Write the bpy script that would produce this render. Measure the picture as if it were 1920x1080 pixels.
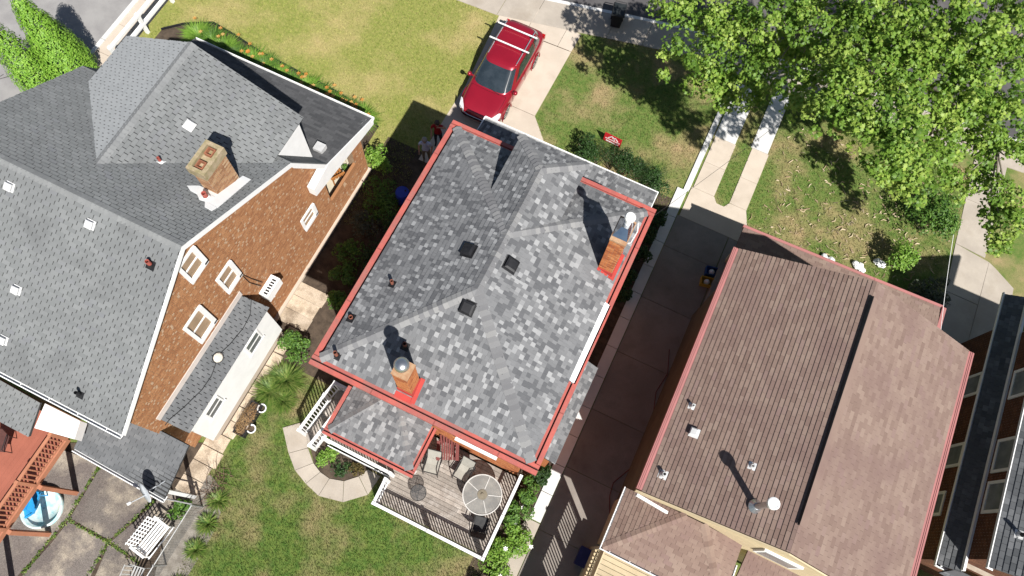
import bpy, math, random
import numpy as np
from mathutils import Vector, Matrix
random.seed(7); RNG = np.random.default_rng(7)
for o in list(bpy.data.objects): bpy.data.objects.remove(o)
SC = bpy.context.scene; COL = SC.collection
V3 = Vector

# ------------------------------------------------------------------ camera
CAM_H = 27.5; FPX = 1380.0
def _axes():
    d = V3((890 - 960, 1040 - 540, FPX)).normalized()
    y = V3((2830 - 960, -3120 - 540, FPX)); y = (y - d * y.dot(d)).normalized()
    z = -d
    return y.cross(z), y, z
AX, AY, AZ = _axes()
cam = bpy.data.cameras.new('camera'); camo = bpy.data.objects.new('camera', cam); COL.objects.link(camo)
cam.sensor_width = 36; cam.lens = FPX / 1920 * 36; cam.clip_end = 600; cam.clip_start = .5
right = V3((AX.x, AY.x, AZ.x)); up = -V3((AX.y, AY.y, AZ.y)); back = -V3((AX.z, AY.z, AZ.z))
camo.matrix_world = Matrix(((right.x, up.x, back.x, 0), (right.y, up.y, back.y, 0), (right.z, up.z, back.z, CAM_H), (0, 0, 0, 1)))
SC.camera = camo

# ------------------------------------------------------------------ light
SUN = V3((.61, -.575, 1)).normalized()
EL = math.asin(SUN.z); AZI = math.atan2(SUN.x, SUN.y)
w = bpy.data.worlds.new('World'); SC.world = w; w.use_nodes = True
nt = w.node_tree; sk = nt.nodes.new('ShaderNodeTexSky'); sk.sky_type = 'NISHITA'; sk.sun_disc = False
sk.sun_elevation = EL; sk.sun_rotation = AZI
nt.links.new(sk.outputs[0], nt.nodes['Background'].inputs[0]); nt.nodes['Background'].inputs[1].default_value = .05
sl = bpy.data.lights.new('sun', 'SUN'); sl.energy = 5.0; sl.angle = math.radians(.53); sl.color = (1, .97, .925)
so = bpy.data.objects.new('sun', sl); COL.objects.link(so)
so.rotation_euler = SUN.to_track_quat('Z', 'Y').to_euler(); so.location = (20, -20, 40)
SC.view_settings.view_transform = 'Standard'; SC.view_settings.look = 'None'
SC.view_settings.exposure = .56; SC.view_settings.gamma = 1
SC.render.engine = 'CYCLES'

# ------------------------------------------------------------------ measuring helpers (real points on real planes)
def ray(px, py):
    d = V3((px - 960, py - 540, FPX)); return V3((AX.dot(d), AY.dot(d), AZ.dot(d)))
def P(px, py, z=0.):
    d = ray(px, py); t = (z - CAM_H) / d.z; return V3((d.x * t, d.y * t, z))
def PX(px, py, x):
    d = ray(px, py); t = x / d.x; return V3((x, d.y * t, CAM_H + d.z * t))
def ON(px, py, p0, n):
    o = V3((0, 0, CAM_H)); d = ray(px, py); return o + d * ((V3(p0) - o).dot(V3(n)) / d.dot(V3(n)))
def proj(p):
    q = V3(p) - V3((0, 0, CAM_H)); x = AX * q.x + AY * q.y + AZ * q.z
    return (960 + FPX * x.x / x.z, 540 + FPX * x.y / x.z)

# ------------------------------------------------------------------ materials
MATS = {}
def mat(name, col, col2=None, scale=3., rough=.85, bump=0., bscale=60., metal=0., spec=.3, ramp=None, rv=0., fine=.15, fscale=90., lo=.38, hi=.62, coat=0., transl=None, alpha=None, detail=6, third=None, tscale=.5, tlo=.5, thi=.65, rvobj=0.):
    if name in MATS: return MATS[name]
    m = bpy.data.materials.new(name); m.use_nodes = True; t = m.node_tree; N = t.nodes; L = t.links
    b = N['Principled BSDF']
    geo = N.new('ShaderNodeNewGeometry')
    def noise(s, det=detail, ro=.6):
        n = N.new('ShaderNodeTexNoise'); n.inputs['Scale'].default_value = s; n.inputs['Detail'].default_value = det; n.inputs['Roughness'].default_value = ro
        L.new(geo.outputs['Position'], n.inputs['Vector']); return n
    def mix(a, bb, f, mode='MIX'):
        x = N.new('ShaderNodeMix'); x.data_type = 'RGBA'; x.blend_type = mode
        for i, v in ((6, a), (7, bb), (0, f)):
            if hasattr(v, 'node'): L.new(v, x.inputs[i])
            elif i == 0: x.inputs[0].default_value = v
            else: x.inputs[i].default_value = (*v, 1)
        return x.outputs[2]
    def mapr(v, a, bb, c, d):
        x = N.new('ShaderNodeMapRange'); L.new(v, x.inputs[0])
        for i, q in enumerate((a, bb, c, d)): x.inputs[i + 1].default_value = q
        return x.outputs[0]
    cur = tuple(col)
    if ramp:
        at = N.new('ShaderNodeAttribute'); at.attribute_name = 'rnd'
        cr = N.new('ShaderNodeValToRGB'); cr.color_ramp.interpolation = 'LINEAR'
        while len(cr.color_ramp.elements) < len(ramp): cr.color_ramp.elements.new(.5)
        for e, (p, c) in zip(cr.color_ramp.elements, ramp): e.position = p; e.color = (*c, 1)
        L.new(at.outputs['Fac'], cr.inputs[0]); cur = cr.outputs[0]
    if col2 is not None:
        cur = mix(cur, col2, mapr(noise(scale).outputs[0], lo, hi, 0, 1))
    if third is not None:
        cur = mix(cur, third, mapr(noise(tscale, 4).outputs[0], tlo, thi, 0, 1))
    if rv:
        at = N.new('ShaderNodeAttribute'); at.attribute_name = 'rnd'
        v = mapr(at.outputs['Fac'], 0, 1, 1 - rv, 1 + rv); cur = mix(cur, _grey(N, L, v), 1., 'MULTIPLY')
    if rvobj:
        oi = N.new('ShaderNodeObjectInfo'); v = mapr(oi.outputs['Random'], 0, 1, 1 - rvobj, 1 + rvobj); cur = mix(cur, _grey(N, L, v), 1., 'MULTIPLY')
    if fine:
        v = mapr(noise(fscale, 3, .8).outputs[0], .3, .7, 1 - fine, 1 + fine); cur = mix(cur, _grey(N, L, v), 1., 'MULTIPLY')
    if hasattr(cur, 'node'): L.new(cur, b.inputs['Base Color'])
    else: b.inputs['Base Color'].default_value = (*cur, 1)
    b.inputs['Roughness'].default_value = rough; b.inputs['Metallic'].default_value = metal
    b.inputs['Specular IOR Level'].default_value = spec; b.inputs['Coat Weight'].default_value = coat
    b.inputs['Coat Roughness'].default_value = .04
    if bump:
        bp = N.new('ShaderNodeBump'); bp.inputs['Strength'].default_value = bump; bp.inputs['Distance'].default_value = .02
        L.new(noise(bscale, 5).outputs[0], bp.inputs['Height']); L.new(bp.outputs[0], b.inputs['Normal'])
    if alpha is not None: b.inputs['Alpha'].default_value = alpha
    if transl:
        tr = N.new('ShaderNodeBsdfTranslucent'); mx = N.new('ShaderNodeMixShader'); mx.inputs[0].default_value = transl
        if hasattr(cur, 'node'): L.new(cur, tr.inputs[0])
        else: tr.inputs[0].default_value = (*cur, 1)
        L.new(b.outputs[0], mx.inputs[1]); L.new(tr.outputs[0], mx.inputs[2]); L.new(mx.outputs[0], N['Material Output'].inputs[0])
    MATS[name] = m; return m
def _grey(N, L, v):
    c = N.new('ShaderNodeCombineColor')
    for i in range(3): L.new(v, c.inputs[i])
    return c.outputs[0]

white = mat('white_paint', (.82, .82, .81), (.77, .77, .76), 2.5, .55, fine=.03)
red_gutter = mat('red_gutter', (.47, .115, .09), (.36, .10, .085), 2.4, .6, fine=.14, fscale=35, third=(.30, .13, .11), tscale=1.4, tlo=.5, thi=.72)
red_flash = mat('red_flashing', (.42, .05, .04), (.36, .05, .04), 3, .5, fine=.05)
dark_trough = mat('gutter_trough', (.05, .03, .03), (.09, .05, .045), 3, .8)
pink_gutter = mat('faded_red_gutter', (.40, .165, .155), (.35, .15, .14), 1.2, .6, fine=.06)
black_plastic = mat('black_plastic', (.012, .012, .014), (.02, .02, .022), 6, .5, fine=.05)
steel = mat('galvanised_steel', (.62, .63, .64), (.5, .51, .52), 4, .28, metal=.9, fine=.05)
wire_steel = mat('weathered_steel', (.36, .36, .36), (.28, .28, .27), 5, .5, metal=.4)
glass = mat('window_glass', (.16, .18, .19), (.26, .28, .28), 1.5, .08, spec=.8, fine=0)
mortar = mat('mortar', (.42, .36, .29), (.34, .28, .22), 4, .95)
asphalt_under = mat('roof_felt', (.028, .028, .03), (.04, .04, .04), 2, .95)
brown_under = mat('brown_roof_felt', (.05, .032, .03), (.07, .045, .042), 2, .95)
concrete = mat('old_concrete', (.36, .315, .265), (.42, .37, .31), 1.1, .9, bump=.15, bscale=40, fine=.10, fscale=140, third=(.33, .28, .225), tscale=.8, tlo=.5, thi=.75, rvobj=.05)
concrete_new = mat('new_concrete', (.58, .57, .55), (.64, .63, .61), 1.6, .85, fine=.06, rvobj=.05)
concrete_tan = mat('tan_concrete', (.47, .40, .325), (.52, .445, .365), 1.2, .9, fine=.08, fscale=120, rvobj=.05, third=(.42, .35, .28), tscale=1.0, tlo=.56, thi=.8)
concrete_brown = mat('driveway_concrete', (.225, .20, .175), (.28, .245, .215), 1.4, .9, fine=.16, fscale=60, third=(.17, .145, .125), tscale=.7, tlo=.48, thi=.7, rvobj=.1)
asphalt = mat('asphalt', (.075, .07, .072), (.10, .095, .095), 1.2, .95, fine=.2, fscale=150, third=(.13, .12, .115), tscale=.5)
asphalt_left = mat('worn_asphalt', (.24, .23, .225), (.29, .28, .27), 1.2, .95, fine=.12, fscale=120)
soil = mat('soil', (.05, .037, .027), (.095, .07, .05), 3, .98, bump=.6, bscale=25, fine=.3, fscale=60)
gravel_grey = mat('weathered_strip', (.27, .245, .21), (.17, .15, .125), 3, .98, bump=.6, bscale=30, fine=.35, fscale=40)

# ------------------------------------------------------------------ mesh helpers
WLOC = {}
class M:
    def __init__(s): s.v = []; s.f = []; s.r = []; s.cur = .5
    def add(s, V, F):
        n = len(s.v); s.v += [V3(p) for p in V]
        for f in F: s.f.append(tuple(n + i for i in f)); s.r.append(s.cur)
        return s
    def box(s, a, b):
        x0, y0, z0 = a; x1, y1, z1 = b
        return s.add([(x0, y0, z0), (x1, y0, z0), (x1, y1, z0), (x0, y1, z0), (x0, y0, z1), (x1, y0, z1), (x1, y1, z1), (x0, y1, z1)],
                     [(0, 3, 2, 1), (4, 5, 6, 7), (0, 1, 5, 4), (1, 2, 6, 5), (2, 3, 7, 6), (3, 0, 4, 7)])
    def beam(s, a, b, w, h, upv=(0, 0, 1)):
        a = V3(a); b = V3(b); d = (b - a).normalized(); u = V3(upv)
        if abs(d.dot(u)) > .98: u = V3((1, 0, 0))
        x = d.cross(u).normalized(); u = x.cross(d)
        V = [p + x * sx * w / 2 + u * sy * h / 2 for p in (a, b) for sx, sy in ((-1, -1), (1, -1), (1, 1), (-1, 1))]
        return s.add(V, [(0, 1, 2, 3), (7, 6, 5, 4), (0, 4, 5, 1), (1, 5, 6, 2), (2, 6, 7, 3), (3, 7, 4, 0)])
    def tube(s, pts, r, n=8, cap=True):
        pts = [V3(p) for p in pts]; rr = r if isinstance(r, (list, tuple)) else [r] * len(pts)
        rings = []; u = None
        for i, p in enumerate(pts):
            d = (pts[min(i + 1, len(pts) - 1)] - pts[max(i - 1, 0)]).normalized()
            if u is None: u = d.orthogonal().normalized()
            u = (u - d * u.dot(d)).normalized(); x = d.cross(u)
            rings.append([p + (u * math.cos(2 * math.pi * k / n) + x * math.sin(2 * math.pi * k / n)) * rr[i] for k in range(n)])
        V = [q for g in rings for q in g]; F = []
        for i in range(len(pts) - 1):
            for k in range(n): F.append((i * n + k, i * n + (k + 1) % n, (i + 1) * n + (k + 1) % n, (i + 1) * n + k))
        if cap: F += [tuple(range(n - 1, -1, -1)), tuple((len(pts) - 1) * n + k for k in range(n))]
        return s.add(V, F)
    def lathe(s, c, prof, n=20, axis=(0, 0, 1), cap=True):
        c = V3(c); a = V3(axis).normalized(); u = a.orthogonal().normalized(); x = a.cross(u)
        V = [c + a * h + (u * math.cos(2 * math.pi * k / n) + x * math.sin(2 * math.pi * k / n)) * r for r, h in prof for k in range(n)]
        F = []
        for i in range(len(prof) - 1):
            for k in range(n): F.append((i * n + k, i * n + (k + 1) % n, (i + 1) * n + (k + 1) % n, (i + 1) * n + k))
        if cap: F += [tuple(range(n - 1, -1, -1)), tuple((len(prof) - 1) * n + k for k in range(n))]
        return s.add(V, F)
    def prism(s, poly, z0, z1):
        n = len(poly); area = sum(poly[i][0] * poly[(i + 1) % n][1] - poly[(i + 1) % n][0] * poly[i][1] for i in range(n))
        if area < 0: poly = poly[::-1]
        V = [(p[0], p[1], z0) for p in poly] + [(p[0], p[1], z1) for p in poly]
        return s.add(V, [tuple(range(n - 1, -1, -1)), tuple(range(n, 2 * n))] + [(i, (i + 1) % n, n + (i + 1) % n, n + i) for i in range(n)])
    def slab(s, poly, t):
        """a planar 3-D polygon given a thickness t downwards along its normal"""
        poly = [V3(p) for p in poly]; nn = V3((0, 0, 0))
        for i in range(len(poly)): nn += poly[i].cross(poly[(i + 1) % len(poly)])
        nn.normalize()
        if nn.z < 0 or (abs(nn.z) < 1e-6 and nn.x < 0): poly = poly[::-1]; nn = -nn
        n = len(poly); V = poly + [p - nn * t for p in poly]
        return s.add(V, [tuple(range(n)), tuple(range(2 * n - 1, n - 1, -1))] + [(i, n + i, n + (i + 1) % n, (i + 1) % n) for i in range(n)])
    def build(s, name, m, parent=None, kind=None, smooth=False, local=False):
        me = bpy.data.meshes.new(name); off = V3((0, 0, 0)) if (local or parent is None) else WLOC.get(parent.name, V3((0, 0, 0)))
        me.from_pydata([tuple(p - off) for p in s.v], [], s.f); me.update()
        a = me.attributes.new('rnd', 'FLOAT', 'FACE'); a.data.foreach_set('value', s.r)
        if smooth: me.polygons.foreach_set('use_smooth', [True] * len(me.polygons))
        if m: me.materials.append(m)
        o = bpy.data.objects.new(name, me); COL.objects.link(o)
        if parent: o.parent = parent; WLOC[o.name] = off
        else: WLOC[o.name] = V3((0, 0, 0))
        if kind: o['kind'] = kind
        return o
def tag(o, label, cat, group=None):
    o['label'] = label; o['category'] = cat
    if group: o['group'] = group
    return o
def thing(name, label, cat, loc=(0, 0, 0), rz=0., group=None):
    o = bpy.data.objects.new(name, None); COL.objects.link(o); o.location = loc; o.rotation_euler = (0, 0, rz); o.empty_display_size = .3
    WLOC[o.name] = V3(loc); return tag(o, label, cat, group)
def dup(root, loc, rz, label, group=None):
    r = root.copy(); COL.objects.link(r); r.location = loc; r.rotation_euler = (0, 0, rz); r['label'] = label
    if group: r['group'] = group
    for ch in list(root.children):
        c = ch.copy(); COL.objects.link(c); c.parent = r
        for g in list(ch.children):
            d = g.copy(); COL.objects.link(d); d.parent = c
    return r
def clip2(poly, conv):
    out = poly; n = len(conv)
    for i in range(n):
        ax, ay = conv[i]; bx, by = conv[(i + 1) % n]; res = []
        side = lambda p: (bx - ax) * (p[1] - ay) - (by - ay) * (p[0] - ax)
        for j in range(len(out)):
            p = out[j]; q = out[(j + 1) % len(out)]; sp = side(p); sq = side(q)
            if sp >= 0: res.append(p)
            if (sp >= 0) != (sq >= 0):
                t = sp / (sp - sq); res.append((p[0] + (q[0] - p[0]) * t, p[1] + (q[1] - p[1]) * t))
        out = res
        if len(out) < 3: return []
    return out
def scr_area(V):
    q = [proj(p) for p in V]; cx = sum(p[0] for p in q) / len(q); cy = sum(p[1] for p in q) / len(q)
    a = abs(sum(q[i][0] * q[(i + 1) % len(q)][1] - q[(i + 1) % len(q)][0] * q[i][1] for i in range(len(q)))) / 2
    return a if (-20 < cx < 1940 and -20 < cy < 1100) else a * .01
def emit(pieces, name, m, parent, limit=300, stuff_name=None):
    """pieces: (verts, faces, rnd, n_top): the largest on screen become parts, the rest one stuff part"""
    sc = [scr_area(p[0][:p[3]]) for p in pieces]; order = sorted(range(len(pieces)), key=lambda i: -sc[i])
    off = WLOC.get(parent.name, V3((0, 0, 0))) if parent else V3((0, 0, 0))
    rest = M()
    for j, i in enumerate(order):
        V, F, r, nt_ = pieces[i]
        if j < limit:
            c = sum(V, V3((0, 0, 0))) / len(V)
            me = bpy.data.meshes.new(name); me.from_pydata([tuple(p - c) for p in V], [], F); me.update()
            a = me.attributes.new('rnd', 'FLOAT', 'FACE'); a.data.foreach_set('value', [r] * len(F)); me.materials.append(m)
            o = bpy.data.objects.new(name, me); COL.objects.link(o); o.parent = parent; o.location = c - off
        else:
            rest.cur = r; rest.add(V, F)
    if rest.v: rest.build(stuff_name or (name + '_field'), m, parent, 'stuff')
def shingles(poly, exposure, tab, gap=.012, thick=.018, style='tab', out=None, lift=.004, vshift=0.):
    poly = [V3(p) for p in poly]; nn = V3((0, 0, 0))
    for i in range(len(poly)): nn += (poly[i] - poly[0]).cross(poly[(i + 1) % len(poly)] - poly[0])
    nn.normalize()
    if nn.z < 0: poly = poly[::-1]; nn = -nn
    u = V3((0, 0, 1)).cross(nn).normalized(); v = nn.cross(u); o = poly[0]
    q = [((p - o).dot(u), (p - o).dot(v)) for p in poly]
    v0 = min(p[1] for p in q) + vshift; v1 = max(p[1] for p in q); u0 = min(p[0] for p in q); u1 = max(p[0] for p in q)
    res = [] if out is None else out; i = 0; y = v0; prev_ = 0.
    while y < v1:
        x = u0 - random.random() * tab if style != 'tab' else u0 - tab * (.5 if i % 2 else 0) - .02 * (i % 3)
        while x < u1:
            tw = tab if style == 'tab' else random.choice((.08, .10, .11, .13, .15, .17))
            g = gap if style == 'tab' else .003
            c = clip2([(x + g / 2, y), (x + tw - g / 2, y), (x + tw - g / 2, y + exposure), (x + g / 2, y + exposure)], q)
            th = thick if style == 'tab' else thick * random.choice((.55, 1, 1))
            rv_ = random.random()
            if style != 'tab' and rv_ > .86 and prev_ > .86: rv_ = random.uniform(.2, .7)
            prev_ = rv_
            if len(c) >= 3:
                T = [o + u * a + v * b + nn * (lift + th * (1 - (b - y) / exposure)) for a, b in c]
                B = [o + u * a + v * b - nn * .003 for a, b in c]; n = len(c)
                res.append((T + B, [tuple(range(n))] + [(k, n + k, n + (k + 1) % n, (k + 1) % n) for k in range(n)], rv_, n))
            x += tw
        y += exposure; i += 1
    return res
def caps(a, b, nl, nr, width=.16, step=.15, out=None, thick=.016):
    """ridge-cap pieces folded over the line a-b; nl/nr: horizontal-ish directions down each slope"""
    a = V3(a); b = V3(b); L = (b - a).length; d = (b - a) / L; n = int(L / step); step = L / n
    res = [] if out is None else out
    nl = V3(nl); nr = V3(nr)
    nl = (nl - d * nl.dot(d)).normalized(); nr = (nr - d * nr.dot(d)).normalized(); upn = V3((0, 0, 1)); upn = (upn - d * upn.dot(d)).normalized()
    for i in range(n):
        p = a + d * (i * step); q = a + d * ((i + 1.15) * step); l1 = upn * (thick + .018); l0 = upn * .010
        V = [p + nl * width + l1, p + l1 * 1.25, p + nr * width + l1, q + nl * width + l0, q + l0 * 1.3, q + nr * width + l0]
        V += [x - upn * .03 for x in V[:3]]
        res.append((V, [(0, 1, 4, 3), (1, 2, 5, 4), (6, 7, 1, 0), (7, 8, 2, 1)], random.random(), 6))
    return res
def bricks(org, ud, length, height, out, openings=(), nrm=None, bl=.205, bh=.062, j=.012, proud=.008, clip=None, zbase=0., header=0.):
    """running-bond bricks standing proud of the mortar plane; org lower corner, ud unit direction"""
    org = V3(org); ud = V3(ud).normalized(); nrm = V3(nrm).normalized(); up_ = V3((0, 0, 1)); z = 0.; i = 0
    while z < height - .02:
        h = min(bh, height - z); x = -(bl / 2 if i % 2 else 0)
        hc = random.randint(0, 1); x -= random.random() * .1 if header else 0.
        while x < length:
            hd_ = header and hc % 2 == 0; hc += 1; bw0 = header if hd_ else bl
            a = max(x, 0); b = min(x + bw0, length)
            segs = [(a, b)] if b - a > .03 else []
            for (o0, o1, z0, z1) in openings:
                if z + h > z0 and z < z1:
                    ns = []
                    for s0, s1 in segs:
                        if s1 <= o0 or s0 >= o1: ns.append((s0, s1)); continue
                        if o0 - s0 > .03: ns.append((s0, o0))
                        if s1 - o1 > .03: ns.append((o1, s1))
                    segs = ns
            for s0, s1 in segs:
                if clip and not (clip(s0, z + h) and clip(s1, z + h)): continue
                c = [org + ud * s0 + up_ * z, org + ud * s1 + up_ * z, org + ud * s1 + up_ * (z + h), org + ud * s0 + up_ * (z + h)]
                T = [p + nrm * proud for p in c]; B = [p - nrm * .004 for p in c]
                out.append((T + B, [(0, 1, 2, 3), (0, 4, 5, 1), (1, 5, 6, 2), (2, 6, 7, 3), (3, 7, 4, 0)], (random.choice((.1, .3, .5, .7, 1.)) if hd_ else random.random() * .88), 4))
            x += bw0 + j
        z += bh + j; i += 1
    return out
def np_mesh(name, verts, nper, tris, count, m, rnd=None, parent=None, kind=None):
    """verts (count*nper,3) numpy; tris index list of one piece, replicated"""
    me = bpy.data.meshes.new(name); t = np.array(tris, dtype=np.int32); F = (t[None] + (np.arange(count) * nper)[:, None, None]).reshape(-1, 3)
    off = WLOC.get(parent.name, V3((0, 0, 0))) if parent else V3((0, 0, 0)); verts = verts - np.array(off)
    me.vertices.add(len(verts)); me.vertices.foreach_set('co', verts.astype(np.float32).ravel())
    me.loops.add(F.size); me.loops.foreach_set('vertex_index', F.ravel())
    me.polygons.add(len(F)); me.polygons.foreach_set('loop_start', np.arange(0, F.size, 3, dtype=np.int32))
    me.update(calc_edges=True); me.validate()
    if rnd is not None:
        a = me.attributes.new('rnd', 'FLOAT', 'FACE'); a.data.foreach_set('value', np.repeat(rnd, len(t)).astype(np.float32))
    me.materials.append(m); o = bpy.data.objects.new(name, me); COL.objects.link(o)
    if parent: o.parent = parent
    if kind: o['kind'] = kind
    WLOC[o.name] = off
    return o
def rots(nrm):
    """frames (count,3,3) whose third axis is nrm and with random spin"""
    n = nrm / np.linalg.norm(nrm, axis=1, keepdims=True); r = RNG.normal(size=n.shape); x = r - n * (r * n).sum(1, keepdims=True)
    x /= np.linalg.norm(x, axis=1, keepdims=True); y = np.cross(n, x); return np.stack([x, y, n], 1)
def star_leaf():
    a = []; 
    for k, (r, ang) in enumerate(((.55, 200), (.42, 235), (.9, 255 - 30), )): pass
    pts = [(0, -.5), (.28, -.34), (.6, -.42), (.45, -.1), (.72, .22), (.36, .22), (0, .72), (-.36, .22), (-.72, .22), (-.45, -.1), (-.6, -.42), (-.28, -.34)]
    v = [(0, 0, .06)] + [(x, y, -.10 * (x * x + y * y)) for x, y in pts]
    return np.array(v), [(0, i + 1, (i + 1) % 12 + 1) for i in range(12)]
def oval_leaf():
    v = np.array([(0, -.5, 0), (.22, -.1, .05), (.18, .25, .05), (0, .55, -.04), (-.18, .25, .05), (-.22, -.1, .05)])
    return v, [(0, 1, 2), (0, 2, 3), (0, 3, 4), (0, 4, 5)]
def blade_leaf():
    v = np.array([(-.04, 0, 0), (.04, 0, 0), (.035, .5, .3), (-.035, .5, .3), (0, 1, .22)])
    return v, [(0, 1, 2), (0, 2, 3), (3, 2, 4)]
def leaves(name, pts, nrm, size, m, leaf=oval_leaf, parent=None, kind=None, jit=.3, rnd=None):
    base, tris = leaf(); n = len(pts); R = rots(nrm); s = size * (1 + RNG.uniform(-jit, jit, n))
    v = np.einsum('vk,nkj->nvj', base, R) * s[:, None, None] + pts[:, None, :]
    return np_mesh(name, v.reshape(-1, 3), len(base), tris, n, m, RNG.random(n) if rnd is None else rnd, parent, kind)
def blob_pts(c, r, n, low=-.35, squash=.75):
    d = RNG.normal(size=(n * 2, 3)); d /= np.linalg.norm(d, axis=1, keepdims=True); d = d[d[:, 2] > low][:n]
    rad = r * RNG.uniform(.45, 1.05, len(d)) ** .6; p = d * rad[:, None]; p[:, 2] *= squash
    return p + np.array(c), d
def in_poly(x, y, poly):
    c = np.zeros(len(x), bool); n = len(poly)
    for i in range(n):
        x0, y0 = poly[i][:2]; x1, y1 = poly[(i + 1) % n][:2]
        if y0 == y1: continue
        t = ((y0 > y) != (y1 > y)) & (x < (x1 - x0) * (y - y0) / (y1 - y0) + x0); c ^= t
    return c
def G(*pts, z=0.): return [tuple(P(a, b, z))[:2] for a, b in pts]

# ------------------------------------------------------------------ ground
def lawn_mat(name, green, straw, bare, tlo, thi, lo=.38, hi=.6, s=1.3):
    return mat(name, green, straw, s, .95, bump=.8, bscale=55, fine=.4, fscale=38, lo=lo, hi=hi, third=bare, tscale=.42, tlo=tlo, thi=thi)
lawn_front = lawn_mat('front_lawn_grass', (.17, .205, .04), (.285, .27, .082), (.41, .32, .15), .46, .8, .3, .72, s=7)
lawn_mid = lawn_mat('middle_lawn_grass', (.075, .145, .024), (.165, .185, .052), (.32, .24, .125), .46, .68, .3, .72, 5)
lawn_back = lawn_mat('back_lawn_grass', (.06, .12, .02), (.125, .165, .034), (.26, .20, .105), .45, .66, .32, .7, 4)
def sheet(name, poly, z, m):
    a = M(); a.add([(p[0], p[1], z) for p in poly], [tuple(range(len(poly)))]); 
    if sum(poly[i][0] * poly[(i + 1) % len(poly)][1] - poly[(i + 1) % len(poly)][0] * poly[i][1] for i in range(len(poly))) < 0: a.f = [f[::-1] for f in a.f]
    return a.build(name, m, kind='structure')
sheet('ground', [(-160, -160), (160, -160), (160, 160), (-160, 160)], -.03, lawn_mid)
sheet('front_lawn', [(-23.0, 7), (-9.0, 7), (-9.0, 24), (-23.0, 24)], -.012, lawn_front)
sheet('middle_lawn', [(-5.6, 12.), (1.7, 12.), (1.7, 24), (-5.6, 24)], -.016, lawn_mid)
sheet('right_lawn', [(4.2, 12.), (12.7, 12.), (12.7, 23.8), (4.2, 23.8)], -.012, lawn_mid)
sheet('back_lawn', [(-10.2, -9), (1.4, -9), (1.4, 3.0), (-10.2, 3.0)], -.012, lawn_back)
sheet('side_soil', [(-10.8, 3.0), (-6.0, 3.0), (-6.0, 13.4), (-10.8, 13.4)], -.008, soil)
sheet('kerb_side_soil', [(.0, -1.5), (1.25, -1.5), (1.25, 16.2), (.0, 16.2)], -.004, soil)
def slabs(name, m, polys, z0=-.15, z1=0.006, kind='structure'):
    """a paved surface whose slabs are parts lying side by side"""
    root = bpy.data.objects.new(name, None); COL.objects.link(root); root['kind'] = kind; WLOC[root.name] = V3((0, 0, 0))
    for p in polys:
        cx = sum(q[0] for q in p) / len(p); cy = sum(q[1] for q in p) / len(p)
        p2 = []
        for q in p:
            d = V3((cx - q[0], cy - q[1], 0)); L = d.length; d = d / L * .012 if L else d; p2.append((q[0] + d.x, q[1] + d.y))
        dz = random.uniform(-.004, .004); M().prism(p2, z0, z1 + dz).build('slab', m, root)
    return root
def strip(x0, x1, ys): return [[(x0, a), (x1, a), (x1, b), (x0, b)] for a, b in zip(ys[:-1], ys[1:])]
# street driveway under the car
sheet('driveway_joint_bed', [(-9.0, 12.8), (-4.85, 12.8), (-4.85, 16.1), (-5.75, 17.1), (-5.72, 22), (-9.0, 22)], -.006, soil)
slabs('front_driveway', concrete_tan, [
    [(-9.15, 13.0), (-7.0, 13.0), (-7.0, 17.2), (-9.05, 17.2)], [(-7.0, 13.0), (-4.75, 13.0), (-4.75, 16.2), (-5.66, 17.2), (-7.0, 17.2)],
    [(-9.05, 17.2), (-5.66, 17.2), (-5.62, 21.0), (-9.35, 20.85)], [(-9.35, 20.85), (-7.9, 20.95), (-7.95, 22.5), (-9.5, 22.3)],
    [(-7.9, 20.95), (-6.3, 21.0), (-6.3, 22.15), (-7.95, 22.5)], [(-6.3, 21.0), (-5.62, 21.02), (-5.6, 22.1), (-6.3, 22.15)]])
# the pavement along the street
sw = []
xs = [-30, -27, -24, -21, -18, -15, -13, -11.4, -9.5, -7.9, -6.1, -4.5, -2.9, -1.3, .3, 1.9, 3.5, 5.1, 6.7, 8.3, 9.9, 11.5, 13.1, 14.7, 17]
lowy = lambda x: 22.18 + (.235 * (x + 5.6) if x < -1.5 else .235 * 4.1 + .08 * (x + 1.5)) if x > -9.5 else 21.27 + .05 * (x + 9.5)
for a, b in zip(xs[:-1], xs[1:]): sw.append([(a, lowy(a)), (b, lowy(b)), (b, lowy(b) + 1.45), (a, lowy(a) + 1.45)])
slabs('pavement', concrete, sw, z1=.012)
a = M()
for p, q in zip(xs[:-1], xs[1:]): a.add([(p, lowy(p) + 1.45, -.15), (q, lowy(q) + 1.45, -.15), (q, lowy(q) + 1.62, -.15), (p, lowy(p) + 1.62, -.15), (p, lowy(p) + 1.45, .02), (q, lowy(q) + 1.45, .02), (q, lowy(q) + 1.62, .02), (p, lowy(p) + 1.62, .02)], [(4, 5, 6, 7), (2, 3, 7, 6), (0, 1, 5, 4)])
a.build('kerb', concrete_new, kind='structure')
sheet('street', [(-30, lowy(-30) + 1.6), (-9.5, lowy(-9.5) + 1.6), (-1.5, lowy(-1.5) + 1.6), (40, lowy(40) + 1.6), (40, 45), (-30, 45)], -.002, asphalt)
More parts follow.
